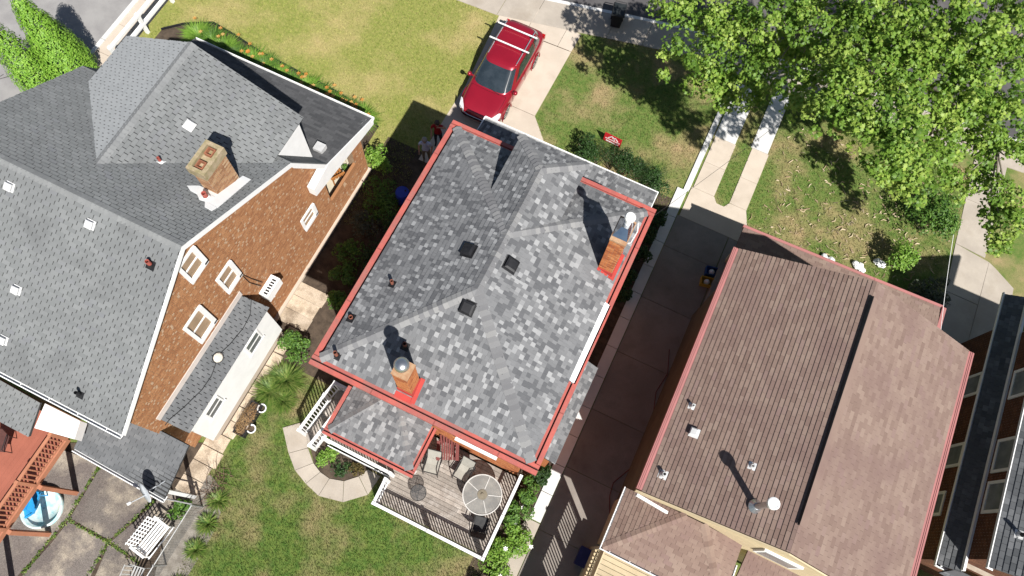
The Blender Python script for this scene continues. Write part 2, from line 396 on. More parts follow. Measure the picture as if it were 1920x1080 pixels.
# ribbon driveway and the long drive between the houses
slabs('ribbon_driveway', concrete_tan, strip(1.80, 2.76, [17.1, 18.5, 19.9]) + strip(3.45, 4.22, [17.1, 18.5, 20.1]) + [[(1.74, 15.6), (4.6, 15.6), (4.5, 16.4), (4.22, 17.1), (3.45, 17.1), (3.3, 16.85), (2.95, 16.85), (2.76, 17.1), (1.74, 17.1)]])
slabs('ribbon_driveway_new', concrete_new, strip(1.76, 2.72, [19.9, 21.3, 23.0]) + strip(3.38, 4.16, [20.1, 21.6, 23.4]), z1=.01)
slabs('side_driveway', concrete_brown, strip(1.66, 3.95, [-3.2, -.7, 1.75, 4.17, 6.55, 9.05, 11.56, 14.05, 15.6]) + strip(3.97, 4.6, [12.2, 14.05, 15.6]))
slabs('driveway_kerb', concrete_new, strip(1.2, 1.64, [1.95, 3.0, 4.1, 5.3, 6.5, 7.8, 9.1, 10.4, 11.6, 12.9, 14.1, 15.4, 16.8]) + strip(1.46, 1.70, [16.8, 18.0, 19.2, 20.4, 21.6, 22.8]), z1=.05)
slabs('rear_path', concrete, [[(.55, -3.5), (1.64, -3.5), (1.64, -.6), (.95, -.6)], [(.95, -.6), (1.64, -.6), (1.64, 1.93), (1.1, 1.93)]])
# right-hand front walk
slabs('right_front_walk', concrete, [[(12.8, 12.6), (14.2, 12.6), (14.2, 15.2), (12.8, 15.2)], [(14.2, 12.6), (15.6, 12.6), (15.6, 15.2), (14.2, 15.2)], [(12.8, 15.2), (14.2, 15.2), (14.2, 17.4), (12.85, 17.4)], [(14.2, 15.2), (15.6, 15.2), (15.4, 18.8), (14.5, 19.35), (14.2, 19.5), (14.2, 17.4)], [(12.85, 17.4), (14.2, 17.4), (14.2, 19.5), (12.7, 19.7)], [(12.7, 19.7), (14.0, 19.6), (13.95, 22), (12.6, 22)], [(12.6, 22), (13.95, 22), (13.9, 25), (12.45, 25)]])
# side street on the left
sheet('side_street', [(-60, -20), (-24.3, -20), (-24.3, 21), (-60, 21)], .0, asphalt_left)
a = M()
for q in (((-24.9, 8.2), (-26.5, 9.1), (-28, 9.0), (-31, 10.6)), ((-26.2, 9.0), (-27.1, 8.0), (-29, 6.0)), ((-26.8, 8.6), (-28.3, 5))):
    for i in range(len(q) - 1):
        d = (V3((*q[i + 1], 0)) - V3((*q[i], 0))).normalized(); n = V3((-d.y, d.x, 0)) * (.09 if q[0] == (-24.9, 8.2) else .02)
        a.add([V3((*q[i], .004)) + n, V3((*q[i], .004)) - n, V3((*q[i + 1], .004)) - n, V3((*q[i + 1], .004)) + n], [(0, 1, 2, 3)])
a.build('tar_seam', asphalt, kind='structure')
slabs('side_kerb', concrete_new, strip(-24.3, -24.1, [6, 9, 12, 15, 18, 21]), z1=.05)
slabs('side_pavement', concrete_tan, strip(-24.1, -22.95, [6.5, 8.2, 9.8, 11.4, 13.0, 14.6, 16.2, 18]), z1=.01)

# ------------------------------------------------------------------ red-guttered main house
GRAMP = [(0, (.105, .107, .112)), (.24, (.118, .120, .125)), (.3, (.16, .162, .166)), (.75, (.185, .187, .191)), (.80, (.20, .202, .205)), (.84, (.27, .272, .275)), (1, (.31, .312, .313))]
sh_main = mat('laminated_shingle', (.2, .2, .2), None, rough=.95, ramp=GRAMP, fine=.16, fscale=110, spec=.1, bump=.15, bscale=90, third=(.145, .148, .152), tscale=.5, tlo=.55, thi=1.1)
cap_main = mat('ridge_cap_shingle', (.2, .2, .2), None, rough=.95, ramp=[(0, (.15, .15, .155)), (.7, (.20, .20, .202)), (1, (.255, .253, .248))], fine=.16, fscale=110, spec=.15)
BRK = [(0, (.26, .075, .03)), (.35, (.38, .125, .045)), (.7, (.46, .17, .06)), (1, (.52, .24, .10))]
brick_main = mat('orange_brick', (.4, .15, .06), None, rough=.9, ramp=BRK, fine=.2, fscale=70)
XL, XR, YB, YF, HE, K = -6.56, .60, 2.55, 11.58, 6.80, .4922
HW = (XR - XL) / 2; CX = (XL + XR) / 2; RZ = HE + HW * K
house = thing('brick_house', 'two storey brick house with new patchwork grey hip roof and red gutters', 'house', (CX, 7, 0))
wl = M().box((XL + .45, YB + .45, 0), (XR - .45, YF - .45, HE - .15)).build('wall', mortar, house)
bp = []; WX0 = XL + .45; WX1 = XR - .45
bricks((WX0, YB + .45, .9), (1, 0, 0), WX1 - WX0, HE - 1.1, bp, nrm=(0, -1, 0), openings=[(4.05, 5.35, 2.4, 3.6)])
emit(bp, 'brick', brick_main, wl, 120); bp = []
for og, ud_, ln, nr_ in (((WX1, YB + .45, .1), (0, 1, 0), YF - YB - .9, (1, 0, 0)), ((WX0, YF - .45, .1), (0, -1, 0), YF - YB - .9, (-1, 0, 0)), ((WX1, YF - .45, .1), (-1, 0, 0), WX1 - WX0, (0, 1, 0))): bricks(og, ud_, ln, HE - .3, bp, nrm=nr_)
emit(bp, 'brick', brick_main, wl, 0, 'side_brick_field')
wn = M().box((WX0 + 4.05, YB + .40, 3.3), (WX0 + 5.35, YB + .5, 4.5)).build('window', glass, house)
M().box((WX0 + 3.98, YB + .30, 4.48), (WX0 + 5.42, YB + .52, 4.60)).build('window_head', white, wn)
M().box((WX0 + 3.95, YB + .31, 3.18), (WX0 + 5.45, YB + .52, 3.3)).build('window_sill', white, wn)
D = .26
def rp(dx, dy): return V3((0, 0, 0))
ei = dict(L=XL + D, R=XR - D, B=YB + D, F=YF - D); ez = HE + D * K
A1, A2 = V3((CX, YB + HW, RZ)), V3((CX, YF - HW, RZ))
cBL, cBR, cFR, cFL = V3((ei['L'], ei['B'], ez)), V3((ei['R'], ei['B'], ez)), V3((ei['R'], ei['F'], ez)), V3((ei['L'], ei['F'], ez))
roof = M()
planes = [[cBL, cBR, A1], [cBR, cFR, A2, A1], [cFR, cFL, A2], [cFL, cBL, A1, A2]]
for p in planes: roof.slab(p, .12)
roof = roof.build('roof', asphalt_under, house)
pc = []
for p in planes: shingles(p, .143, .25, thick=.016, style='lam', out=pc)
# the forward hip over the entrance
WZ = 7.93; WL_, WR_, WYF = -4.11, -1.86, 11.43; WA = V3((CX, 10.29, RZ + .01)); A2w = V3((CX, A2.y - .05, RZ + .01))
dv = (WZ - HE) / K; yb = YF - dv
wl1, wl2, wr1, wr2 = V3((WL_, WYF, WZ)), V3((WL_, yb, WZ)), V3((WR_, WYF, WZ)), V3((WR_, yb, WZ))
wing = [[wl1, wl2, A2w, WA], [wr2, wr1, WA, A2w], [wr1, wl1, WA]]
for p in wing: shingles(p, .143, .25, thick=.016, style='lam', out=pc)
emit(pc, 'shingle', sh_main, roof, 300, 'shingle_field')
wr = M()
for p in wing: wr.slab(p, .07)
wr.build('entrance_roof', asphalt_under, house)
M().box((WL_ + .25, 8.2, HE - .1), (WR_ - .25, WYF - .3, WZ - .02)).build('entrance_wall', mat('dark_red_trim', (.25, .06, .05), (.2, .05, .045), 2), house)
cp = []
def hip(a, b, da, db): caps(a, b, da, db, out=cp)
hip(cBL, A1, (-1, 0, -K), (0, -1, -K)); hip(cBR, A1, (1, 0, -K), (0, -1, -K)); hip(cFR, A2, (1, 0, -K), (0, 1, -K)); hip(cFL, A2, (-1, 0, -K), (0, 1, -K))
hip(A1, A2, (-1, 0, -K), (1, 0, -K)); hip(A2w, WA, (-1, 0, -.56), (1, 0, -.56)); hip(wl1, WA, (-1, 0, -.56), (0, 1, -.56)); hip(wr1, WA, (1, 0, -.56), (0, 1, -.56))
emit(cp, 'ridge_cap', cap_main, roof, 300)
seam_red = mat('gutter_seam_paint', (.27, .075, .062), None, rough=.6, fine=.1)
def gutter_run(parent, a, b, out, z, m=red_gutter, w1=.13, apron=.10):
    """open box gutter along a-b (2-D points), out = outward unit vector"""
    a = V3((*a, 0)); b = V3((*b, 0)); o = V3((*out, 0)); g = M()
    zz = V3((0, 0, 1))
    def bx(o0, o1, z0, z1):
        V = [a - o * o0 + zz * z0, b - o * o0 + zz * z0, b - o * o1 + zz * z0, a - o * o1 + zz * z0]
        g.add(V + [p + zz * (z1 - z0) for p in V], [(4, 5, 6, 7), (3, 2, 1, 0), (0, 1, 5, 4), (1, 2, 6, 5), (2, 3, 7, 6), (3, 0, 4, 7)])
    bx(0, w1, z - .12, z + .02); bx(w1 + .05, w1 + .05 + apron, z - .10, z + .045)
    go = g.build('gutter', m, parent)
    d_ = (b - a); n_ = int(d_.length / 1.9)
    for i in range(1, n_ + 1):
        p = a + d_ * (i / (n_ + .6)); q = p + d_.normalized() * .035
        V = [p - o * -.004 + zz * (z - .10), q - o * -.004 + zz * (z - .10), q - o * (w1 + .001) + zz * (z + .021), p - o * (w1 + .001) + zz * (z + .021)]
        M().add([p + o * .005 + zz * (z - .11), q + o * .005 + zz * (z - .11), q + o * .005 + zz * (z + .025), p + o * .005 + zz * (z + .025), p - o * w1 * .98 + zz * (z + .025), q - o * w1 * .98 + zz * (z + .025)], [(0, 1, 2, 3), (3, 2, 5, 4)]).build('gutter_seam', seam_red, go)
    t = M(); g2 = g; g = t; 
    V = [a - o * (w1 + .001) + zz * (z - .05), b - o * (w1 + .001) + zz * (z - .05), b - o * (w1 + .049) + zz * (z - .05), a - o * (w1 + .049) + zz * (z - .05)]
    t.add(V + [p - zz * .05 for p in V], [(0, 1, 2, 3), (7, 6, 5, 4)]); t.build('gutter_trough', dark_trough, go)
    return go
e = .004
gutter_run(house, (XL, YB + .27), (XL, YF - .27), (-1, 0), HE, w1=.16, apron=.07); gutter_run(house, (XR, YB + .27), (XR, 5.35), (1, 0), HE + e); gutter_run(house, (XR, 8.0), (XR, YF - .27), (1, 0), HE + e)
gm = gutter_run(house, (XR + .002, 5.35), (XR + .002, 8.0), (1, 0), HE + 2 * e, w1=.06, apron=.02)
gw = []
for y0, y1 in ((5.36, 6.2), (6.2, 7.1), (7.1, 7.99)): M().slab([(XR - .10, y0, HE + .05), (XR - .10, y1, HE + .05), (XR - .26, y1, HE + .15), (XR - .26, y0, HE + .15)], .01).build('bare_flashing', white, house)['label'] = 'unpainted white metal flashing strip'
gutter_run(house, (XL, YB), (XR, YB), (0, -1), HE + 3 * e); gutter_run(house, (XL, YF), (WR_ + .1 - .3, YF), (0, 1), HE + 3 * e); gutter_run(house, (WR_ - .2, YF), (XR, YF), (0, 1), HE + 4 * e)
# front porch roof and side bay roof
def porch_roof(name, poly, parent, sh, exp, tab, style, under, m2, edge=True):
    r = M().slab(poly, .1).build(name, under, parent); q = shingles(poly, exp, tab, style=style, thick=.016); emit(q, 'shingle', sh, r, 0, 'shingle_field'); return r
pr = porch_roof('porch_roof', [(-6.65, 11.2, 3.75), (.47, 11.2, 3.75), (.47, 14.28, 3.2), (-6.65, 14.22, 3.2)], house, sh_main, .143, .25, 'lam', asphalt_under, None)
M().box((-6.69, 14.29, 3.08), (.51, 14.33, 3.215)).build('fascia', white, house); M().box((.475, 11.25, 3.05), (.505, 14.285, 3.20)).build('fascia', white, house); M().box((-6.71, 11.25, 3.05), (-6.66, 14.29, 3.22)).build('fascia', white, house)
for x in (-6.4, -2.9, .2): M().box((x - .15, 13.7, 0), (x + .15, 14.0, 3.05)).build('porch_pier', brick_main, house)
M().box((-6.45, 11.1, 0), (.25, 14.0, .75)).build('porch_floor', concrete, house)
sb = porch_roof('bay_roof', [(.14, 3.62, 3.62), (.14, 7.2, 3.62), (1.10, 7.2, 3.0), (1.10, 3.62, 3.0)], house, sh_main, .143, .25, 'lam', asphalt_under, None)
M().box((1.105, 3.60, 2.90), (1.13, 7.22, 3.0)).build('fascia', sh_main, house)
M().box((.14, 3.75, 0), (.95, 7.05, 2.95)).build('bay_wall', brick_main, house)
# covered rear porch roof
RX0, RX1, RY0 = -6.08, -2.82, 1.18; rz = 3.4; D2 = .18
ra = V3(((RX0 + RX1) / 2 - .55, 3.0, 4.35)); rb = V3(((RX0 + RX1) / 2 + .55, 3.0, 4.35))
q0, q1, q2, q3 = V3((RX0 + D2, 3.0, rz + .07)), V3((RX0 + D2, RY0 + D2, rz + .07)), V3((RX1 - D2, RY0 + D2, rz + .07)), V3((RX1 - D2, 3.0, rz + .07))
ra = V3((RX0 + 1.35, 2.92, 4.0)); rb = V3((RX1 - 1.35, 2.92, 4.0)); q0.y = q3.y = 2.95
rpl = [[q0, q1, ra], [q1, q2, rb, ra], [q2, q3, rb]]
rr = M()
for p in rpl: rr.slab(p, .08)
rr = rr.build('rear_porch_roof', asphalt_under, house); pc = []
for p in rpl: shingles(p, .143, .25, thick=.016, style='lam', out=pc)
emit(pc, 'shingle', sh_main, rr, 0, 'shingle_field'); cp = []
hip(q1, ra, (-1, 0, -K), (0, -1, -K)); hip(q2, rb, (1, 0, -K), (0, -1, -K)); emit(cp, 'ridge_cap', cap_main, rr, 60)
gutter_run(house, (RX0, RY0 + .2), (RX0, 2.9), (-1, 0), rz, w1=.14, apron=.02); gutter_run(house, (RX0, RY0), (RX1, RY0), (0, -1), rz + e, w1=.08, apron=.06); gutter_run(house, (RX1, RY0 + .2), (RX1, 2.9), (1, 0), rz, w1=.08, apron=.06)
for x, y in ((RX0 + .3, RY0 + .35), (RX1 - .3, RY0 + .35)): M().box((x - .06, y - .06, .95), (x + .06, y + .06, rz - .1)).build('porch_post', white, house)
# brick chimneys
def chimney(parent, x0, x1, y0, y1, z0, z1, bm, flash, nb=60):
    c = M().box((x0, y0, z0), (x1, y1, z1)).build('chimney', mortar, parent); b = []
    bricks((x0, y0, z0 + .3), (1, 0, 0), x1 - x0, z1 - z0 - .3, b, nrm=(0, -1, 0)); bricks((x1, y0, z0 + .3), (0, 1, 0), y1 - y0, z1 - z0 - .3, b, nrm=(1, 0, 0)); bricks((x0, y1, z0 + .3), (0, -1, 0), y1 - y0, z1 - z0 - .3, b, nrm=(-1, 0, 0)); bricks((x1, y1, z0 + .3), (-1, 0, 0), x1 - x0, z1 - z0 - .3, b, nrm=(0, 1, 0))
    emit(b, 'brick', bm, c, nb); return c
brickcap = mat('weathered_brick_top', (.36, .20, .11), (.42, .28, .17), 8, .95)
ch = chimney(house, -.28, .16, 8.80, 9.55, 6.8, 9.25, brick_main, red_flash)
M().box((-.30, 8.78, 9.25), (.18, 9.57, 9.33)).build('cap_stone', brickcap, ch)
fl = M(); fl.slab([(-.33, 8.70, 7.275), (.26, 8.70, 6.985), (.26, 8.795, 6.985), (-.33, 8.795, 7.275)], .02); fl.slab([(.165, 8.7, 7.045), (.29, 8.7, 6.985), (.29, 9.62, 6.985), (.165, 9.62, 7.045)], .02)
fl.box((-.32, 8.765, 7.0), (.20, 8.79, 7.26)); fl.box((.17, 8.77, 6.9), (.20, 9.6, 7.25)); fl.build('flashing', red_flash, ch)
ms = mat('mill_steel', (.55, .58, .62), (.42, .45, .5), 3, .12, metal=1., fine=0)
hd = M(); hd.add([(-.28, 8.9, 9.34), (.16, 8.9, 9.34), (.16, 9.5, 9.34), (-.28, 9.5, 9.34), (-.14, 9.12, 9.62), (.05, 9.12, 9.62), (.05, 9.4, 9.62), (-.14, 9.4, 9.62)], [(0, 1, 5, 4), (1, 2, 6, 5), (2, 3, 7, 6), (3, 0, 4, 7), (4, 5, 6, 7)]); hd.build('flue_hood', ms, ch)
M().lathe((-.04, 9.3, 9.6), [(.09, 0), (.09, .3), (.15, .32), (.15, .38), (.12, .44), (.02, .46)], 20).build('flue_cap', white, ch, smooth=False)
M().tube([(.2, 8.9, 9.3), (.26, 9.0, 9.2), (.3, 9.4, 9.2), (.22, 9.55, 9.4)], .015, 6).build('bracket', white, ch)
c2 = chimney(house, -3.86, -3.42, 2.98, 3.42, 6.9, 8.95, brick_main, red_flash)
M().box((-3.88, 2.96, 8.95), (-3.40, 3.44, 8.99)).build('cap_stone', brickcap, c2)
M().lathe((-3.66, 3.22, 9.02), [(.13, 0), (.13, .26), (.2, .27), (.2, .36), (.17, .42), (.1, .46), (.02, .475)], 24).build('flue_cap', steel, c2, smooth=True)
fl = M(); fl.slab([(-3.92, 2.76, 6.93), (-3.36, 2.76, 6.93), (-3.36, 2.975, 7.02), (-3.92, 2.975, 7.02)], .02); fl.box((-3.89, 2.955, 6.9), (-3.39, 2.975, 7.3)); fl.slab([(-3.415, 2.8, 6.96), (-3.28, 2.8, 6.96), (-3.28, 3.5, 7.3), (-3.415, 3.5, 7.3)], .02); fl.box((-3.415, 2.98, 6.95), (-3.395, 3.45, 7.4)); fl.build('flashing', red_flash, c2)
# box vents and plumbing pipes
def box_vent(parent, p, n, m, sz=.26):
    n = V3(n).normalized(); u = V3((0, 0, 1)).cross(n).normalized(); v = n.cross(u); p = V3(p); a = M()
    def bx(s0, s1, t0, t1, h0, h1):
        V = [p + u * s + v * t + n * h for h in (h0, h1) for s, t in ((s0, t0), (s1, t0), (s1, t1), (s0, t1))]
        a.add(V, [(0, 3, 2, 1), (4, 5, 6, 7), (0, 1, 5, 4), (1, 2, 6, 5), (2, 3, 7, 6), (3, 0, 4, 7)])
    bx(-sz * .72, sz * .72, -sz * .72, sz * .72, .0, .025); bx(-sz * .5, sz * .5, -sz * .5, sz * .5, .03, .1)
    V = [p + u * s * sz * f + v * t * sz * f + n * h for f, h in ((.6, .09), (.6, .125), (.42, .155)) for s, t in ((-1, -1), (1, -1), (1, 1), (-1, 1))]
    a.add(V, [(0, 3, 2, 1), (0, 1, 5, 4), (1, 2, 6, 5), (2, 3, 7, 6), (3, 0, 4, 7), (4, 5, 9, 8), (5, 6, 10, 9), (6, 7, 11, 10), (7, 4, 8, 11), (8, 9, 10, 11)])
    return a.build('roof_vent', m, parent)
nL, nR, nB = V3((-K, 0, 1)), V3((K, 0, 1)), V3((0, -K, 1))
box_vent(house, (-3.76, 7.18, HE + (-3.76 - XL) * K), nL, black_plastic, .3); box_vent(house, (-2.51, 7.27, HE + (XR + 2.51) * K), nR, black_plastic, .3); box_vent(house, (-3.02, 5.62, HE + (5.62 - YB) * K), nB, black_plastic, .3)
def pipe(parent, p, h, r, boot, m, n, bm=None, collar=True):
    n = V3(n).normalized(); u = V3((0, 0, 1)).cross(n).normalized() if abs(n.z) < .999 else V3((1, 0, 0)); v = n.cross(u); p = V3(p)
    a = M().tube([p - V3((0, 0, .1)), p + V3((0, 0, h))], r, 12, cap=False); a.lathe(p + V3((0, 0, h)), [(r, 0), (r * .8, 0), (r * .8, -.08)], 12, cap=False)
    o = a.build('vent_pipe', m, parent, smooth=False)
    b = M(); s = r * 2.2
    b.add([p + u * i * s + v * j * s + n * .02 for i, j in ((-1, -1), (1, -1), (1, 1), (-1, 1))], [(0, 1, 2, 3)])
    b.lathe(p, [(r * 1.7, .0), (r * 1.15, .1)], 12, axis=(0, 0, 1), cap=False); b.build('pipe_boot', bm or boot, o); return o
rust = mat('rusty_pipe', (.28, .09, .055), (.16, .07, .05), 8, .8)
pipe(house, (-5.43, 5.56, HE + (-5.43 - XL) * K), .3, .05, black_plastic, rust, nL); pipe(house, (-6.07, 4.2, HE + (-6.07 - XL) * K), .16, .06, black_plastic, rust, nL)
pipe(house, (-5.88, 3.06, HE + (3.06 - YB) * K), .34, .055, black_plastic, rust, nB); pipe(house, (-4.18, 4.05, HE + (4.05 - YB) * K), .3, .055, black_plastic, rust, nB)
# ------------------------------------------------------------------ grey-roofed brick house on the left
TAB = [(0, (.165, .172, .172)), (.5, (.185, .192, .192)), (.9, (.205, .212, .212)), (1, (.175, .18, .188))]
sh_left = mat('three_tab_shingle', (.2, .2, .2), (.15, .155, .157), .45, rough=.95, ramp=TAB, fine=.12, fscale=130, spec=.12, lo=.45, hi=.75, third=(.115, .118, .12), tscale=.6, tlo=.57, thi=.85)
cap_left = mat('grey_ridge_cap', (.195, .20, .20), (.175, .18, .182), 2, .95, fine=.16, fscale=120, rv=.08)
BRL = [(0, (.26, .115, .053)), (.4, (.32, .15, .068)), (.8, (.37, .185, .088)), (.9, (.385, .205, .105)), (.92, (.38, .24, .145)), (1, (.42, .29, .19))]
brick_left = mat('brown_brick', (.3, .12, .05), None, rough=.92, ramp=BRL, fine=.25, fscale=60)
dark_felt = mat('dark_roof_felt', (.055, .056, .06), (.085, .086, .09), 1.2, .95, fine=.2)
LX, LR, LL = -10.75, -10.45, -18.3
prof = [(-1.45, 5.96), (3.53, 9.12), (7.92, 6.66), (9.29, 4.40), (12.21, 3.27)]
lh = thing('brick_house', 'brown brick house with large plain grey gable roof left of the red-guttered house', 'house', (-14.4, 5, 0))
rf = M(); pls = []
for (y0, z0), (y1, z1) in zip(prof[:-1], prof[1:]):
    p = [(LL, y0, z0), (LR, y0, z0), (LR, y1, z1), (LL, y1, z1)]; rf.slab(p, .12); pls.append(p)
XC, ZC, YC = -14.37, 8.45, 9.44; kc = .455
ce = [[(XC, 4.73, ZC), (XC, YC, ZC), (-10.85, YC, 6.85), (-10.85, 7.58, 6.85)], [(XC, YC, ZC), (XC, 4.73, ZC), (-17.5, 7.40, 6.95), (-17.5, YC, 6.95)]]
for p in ce: rf.slab(p, .1)
rf = rf.build('roof', asphalt_under, lh)
pc = []
for i, p in enumerate(pls[:3]): shingles(p, .125, .275, gap=.026, thick=.02, out=pc)
shingles(ce[0], .125, .275, gap=.026, thick=.02, out=pc)
emit(pc, 'shingle', sh_left, rf, 300, 'shingle_field')
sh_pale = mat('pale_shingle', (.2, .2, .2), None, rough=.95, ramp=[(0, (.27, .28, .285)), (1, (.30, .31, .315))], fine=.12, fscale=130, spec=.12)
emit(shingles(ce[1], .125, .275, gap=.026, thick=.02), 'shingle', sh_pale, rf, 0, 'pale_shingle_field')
pc = shingles(pls[3], .125, .3, gap=.008, thick=.008); sh_dark = mat('dark_shingle', (.08, .08, .08), None, rough=.95, ramp=[(0, (.062, .063, .066)), (1, (.10, .10, .103))], fine=.2, fscale=100, spec=.15)
emit(pc, 'shingle', sh_dark, rf, 0, 'porch_shingle_field')
cp = []
caps((LL, 3.53, 9.12), (LR, 3.53, 9.12), (0, -1, -.63), (0, 1, -.56), .17, .14, cp); caps((XC, YC, ZC), (XC, 4.73, ZC), (-1, 0, -kc), (1, 0, -kc), .17, .14, cp)
emit(cp, 'ridge_cap', cap_left, rf, 120)
# gable wall of brick with openings
wp = [(-1.1, 0), (9.13, 0), (9.13, 4.15), (8.0, 6.15), (7.75, 6.5), (3.53, 8.95), (-1.1, 6.05)]
wm = M(); wm.slab([(LX, y, z) for y, z in wp], .3); wm.box((LX - .3, 9.13, 0), (LX, 10.95, 1.2)); wm.box((LX - .3, 9.13, 2.85), (LX, 10.95, 3.15)); wm.box((LX - .3, 10.95, 0), (LX, 11.62, 3.12))
wall = wm.build('wall', mat('tan_mortar', (.33, .23, .15), (.27, .19, .12), 4, .95), lh); bp = []
def under(y, z):
    y -= 1.1
    for (ya, za), (yb_, zb) in zip(prof[:-1], prof[1:]):
        if ya <= y <= yb_: return z < za + (zb - za) * (y - ya) / (yb_ - ya) - .12
    return False
WINS = [(3.1, 3.83, 7.05, 8.14), (3.68, 4.38, 4.7, 5.86), (1.93, 2.73, 4.38, 5.86), (7.43, 8.2, 2.2, 2.97)]
ops = [(a + 1.1, b + 1.1, c, d) for a, b, c, d in WINS] + [(9.13 + 1.1, 10.95 + 1.1, 1.2, 2.85)]
bricks((LX, -1.1, 0), (0, 1, 0), 12.7, 9, bp, nrm=(1, 0, 0), openings=ops, clip=under, header=.075, bl=.17)
emit(bp, 'brick', brick_left, wall, 300)
ob = M().box((LX - .31, 9.1, .0), (LX - .001 - 7.0, 9.3, 4.3)); ob.build('front_wall', brick_left, lh)
M().box((-17.9, -1.1, 0), (LX - .32, -.8, 5.9)).build('rear_wall', brick_left, lh)
M().box((-17.9, 9.31, .0), (LX - .31, 11.5, .9)).build('porch_floor', mat('cream_floor', (.52, .47, .36), (.46, .41, .31), 3), lh)
M().box((LX - .02, 4.1, 0.02), (LX + .13, 11.66, .16)).build('plinth', concrete_tan, lh)
for (a, b, c, d) in WINS:
    f = M()
    f.box((LX - .02, a - .03, c), (LX + .05, a + .09, d)); f.box((LX - .02, b - .09, c), (LX + .09, b + .06, d)); f.box((LX - .02, a + .09, d - .09), (LX + .05, b - .09, d)); f.box((LX - .02, a - .03, c - .04), (LX + .09, b + .06, c + .09)); f.box((LX - .02, a + .09, (c + d) / 2 - .035), (LX + .02, b - .09, (c + d) / 2 + .035))
    f = f.build('window', white, lh)
    M().box((LX - .04, a + .085, c + .085), (LX - .022, b - .085, d - .085)).build('pane', glass, f)
    sm = M()
    n = 9
    for i in range(n): y = a - .03 + (b - a + .06) * i / n; sm.box((LX - .01, y, c - .13), (LX + .045, y + (b - a) / n * .62, c - .01))
    sm.build('brick_sill', brick_left, f)
# white boards along the gable
rb_ = M(); pz = [(y, z) for y, z in prof[:4]]
for (y0, z0), (y1, z1) in zip(pz[:-1], pz[1:]):
    h = .22 if z1 > 5 else .26
    hh = h if z1 > 5 else .34
    rb_.slab([(LR + .02, y0, z0 - .01), (LR + .02, y1, z1 - .01), (LR + .02, y1, z1 - hh), (LR + .02, y0, z0 - hh)], .05)
rb_.build('rake_board', white, lh)
M().slab([(LR + .04, 12.25, 3.26), (LR + .04, 9.3, 4.38), (LR + .04, 8.3, 4.2), (LR + .04, 8.3, 3.72), (LR + .04, 12.2, 2.92)], .28).build('porch_beam', white, lh)
def white_gutter(parent, a, b, m=white, n=0, r=.055, o=(0, 1)):
    a = V3(a); b = V3(b); d = (b - a).normalized(); g = M().beam(a, b, .03, .1); g.beam(a + V3((o[0] * -.1, o[1] * -.1, -.045)), b + V3((o[0] * -.1, o[1] * -.1, -.045)), .2, .02)
    g = g.build('gutter', m, parent)
    for i in range(n):
        p = a + (b - a) * ((i + .5) / n); M().beam(p, p - V3((o[0] * .18, o[1] * .18, -.03)), .03, .015).build('gutter_strap', m, g)
    return g
white_gutter(lh, (LL, 12.30, 3.2), (LR + .05, 12.30, 3.2), n=7); white_gutter(lh, (LL, -1.56, 5.9), (LR, -1.56, 5.9), n=8, o=(0, -1))
# dormer cheeks
dc = M(); dc.slab([(-11.02, 7.66, 6.75), (-11.02, 9.31, 6.75), (-11.02, 9.31, 4.36)], .02); dc.slab([(-17.3, 9.3, 6.85), (-14.37, 9.3, 8.3), (-11.05, 9.3, 6.75), (-11.05, 9.3, 4.3), (-17.3, 9.3, 4.3)], .1)
dc.build('dormer_wall', white, lh)
M().box((-11.2, 9.62, 4.2), (-10.85, 9.95, 4.42)).build('porch_roof_vent', mat('pale_metal', (.42, .42, .42), (.5, .5, .5), 4), lh)
# chimney with pale flashing
BRC = [(0, (.24, .125, .065)), (.4, (.33, .18, .095)), (.75, (.39, .24, .13)), (1, (.47, .36, .24))]
brick_chim = mat('tan_brick', (.4, .2, .1), None, rough=.95, ramp=BRC, fine=.25, fscale=50)
lc = chimney(lh, -11.56, -11.10, 5.58, 6.46, 7.3, 8.9, brick_chim, None, 80)
cpm = M(); x0, x1, y0, y1 = -11.63, -11.05, 5.52, 6.52
cpm.box((x0, y0, 8.90), (x1, y0 + .12, 9.22)); cpm.box((x0, y1 - .12, 8.90), (x1, y1, 9.22)); cpm.box((x0, y0 + .12, 8.90), (x0 + .12, y1 - .12, 9.22)); cpm.box((x1 - .12, y0 + .12, 8.90), (x1, y1 - .12, 9.22)); cpm.box((x0 + .12, y0 + .12, 8.90), (x1 - .12, y1 - .12, 9.06))
cpm.build('chimney_crown', mat('mossy_stone', (.38, .30, .20), (.25, .21, .11), 5, .95, fine=.3, fscale=40), lc)
for yc in (5.80, 6.25): M().lathe((-11.34, yc, 9.05), [(.17, 0), (.17, .14), (.12, .14), (.12, -.02)], 4, cap=False).build('flue', mat('clay_flue', (.30, .12, .065), (.22, .09, .05), 4), lc)
kf = .56
fz = lambda y: 9.12 - kf * (y - 3.53) + .03
M().slab([(-11.1, 5.15, fz(5.15)), (-10.72, 5.15, fz(5.15)), (-10.82, 6.6, fz(6.6)), (-11.1, 6.6, fz(6.6))], .015).build('flashing', white, lc)
fz_ = [(-11.95, 5.38), (-11.75, 5.28), (-11.5, 5.26), (-11.3, 5.12), (-11.15, 5.16), (-11.0, 4.98), (-10.75, 4.96), (-10.73, 5.14), (-11.1, 5.16), (-11.1, 5.57), (-11.7, 5.57), (-11.8, 5.5)]
M().slab([(x, y, fz(y) + .01) for x, y in fz_], .012).build('torn_flashing', white, lc)['label'] = 'torn white sealant around the chimney foot'
vent_w = mat('vent_paint', (.62, .62, .62), (.55, .55, .55), 6, .6); nFm = V3((0, kf, 1)); nRm = V3((0, -.634, 1)); zr = lambda y: 9.12 - .634 * (3.53 - y) + .01
for x, y in ((-15.74, 3.01), (-13.12, 3.05), (-14.74, .73), (-14.74, -.63)): box_vent(lh, (x, y, zr(y)), nRm, vent_w, .185)
box_vent(lh, (-13.15, 7.15, 8.45 - kc * (14.37 - 13.15) + .02), V3((kc, 0, 1)), vent_w, .21)
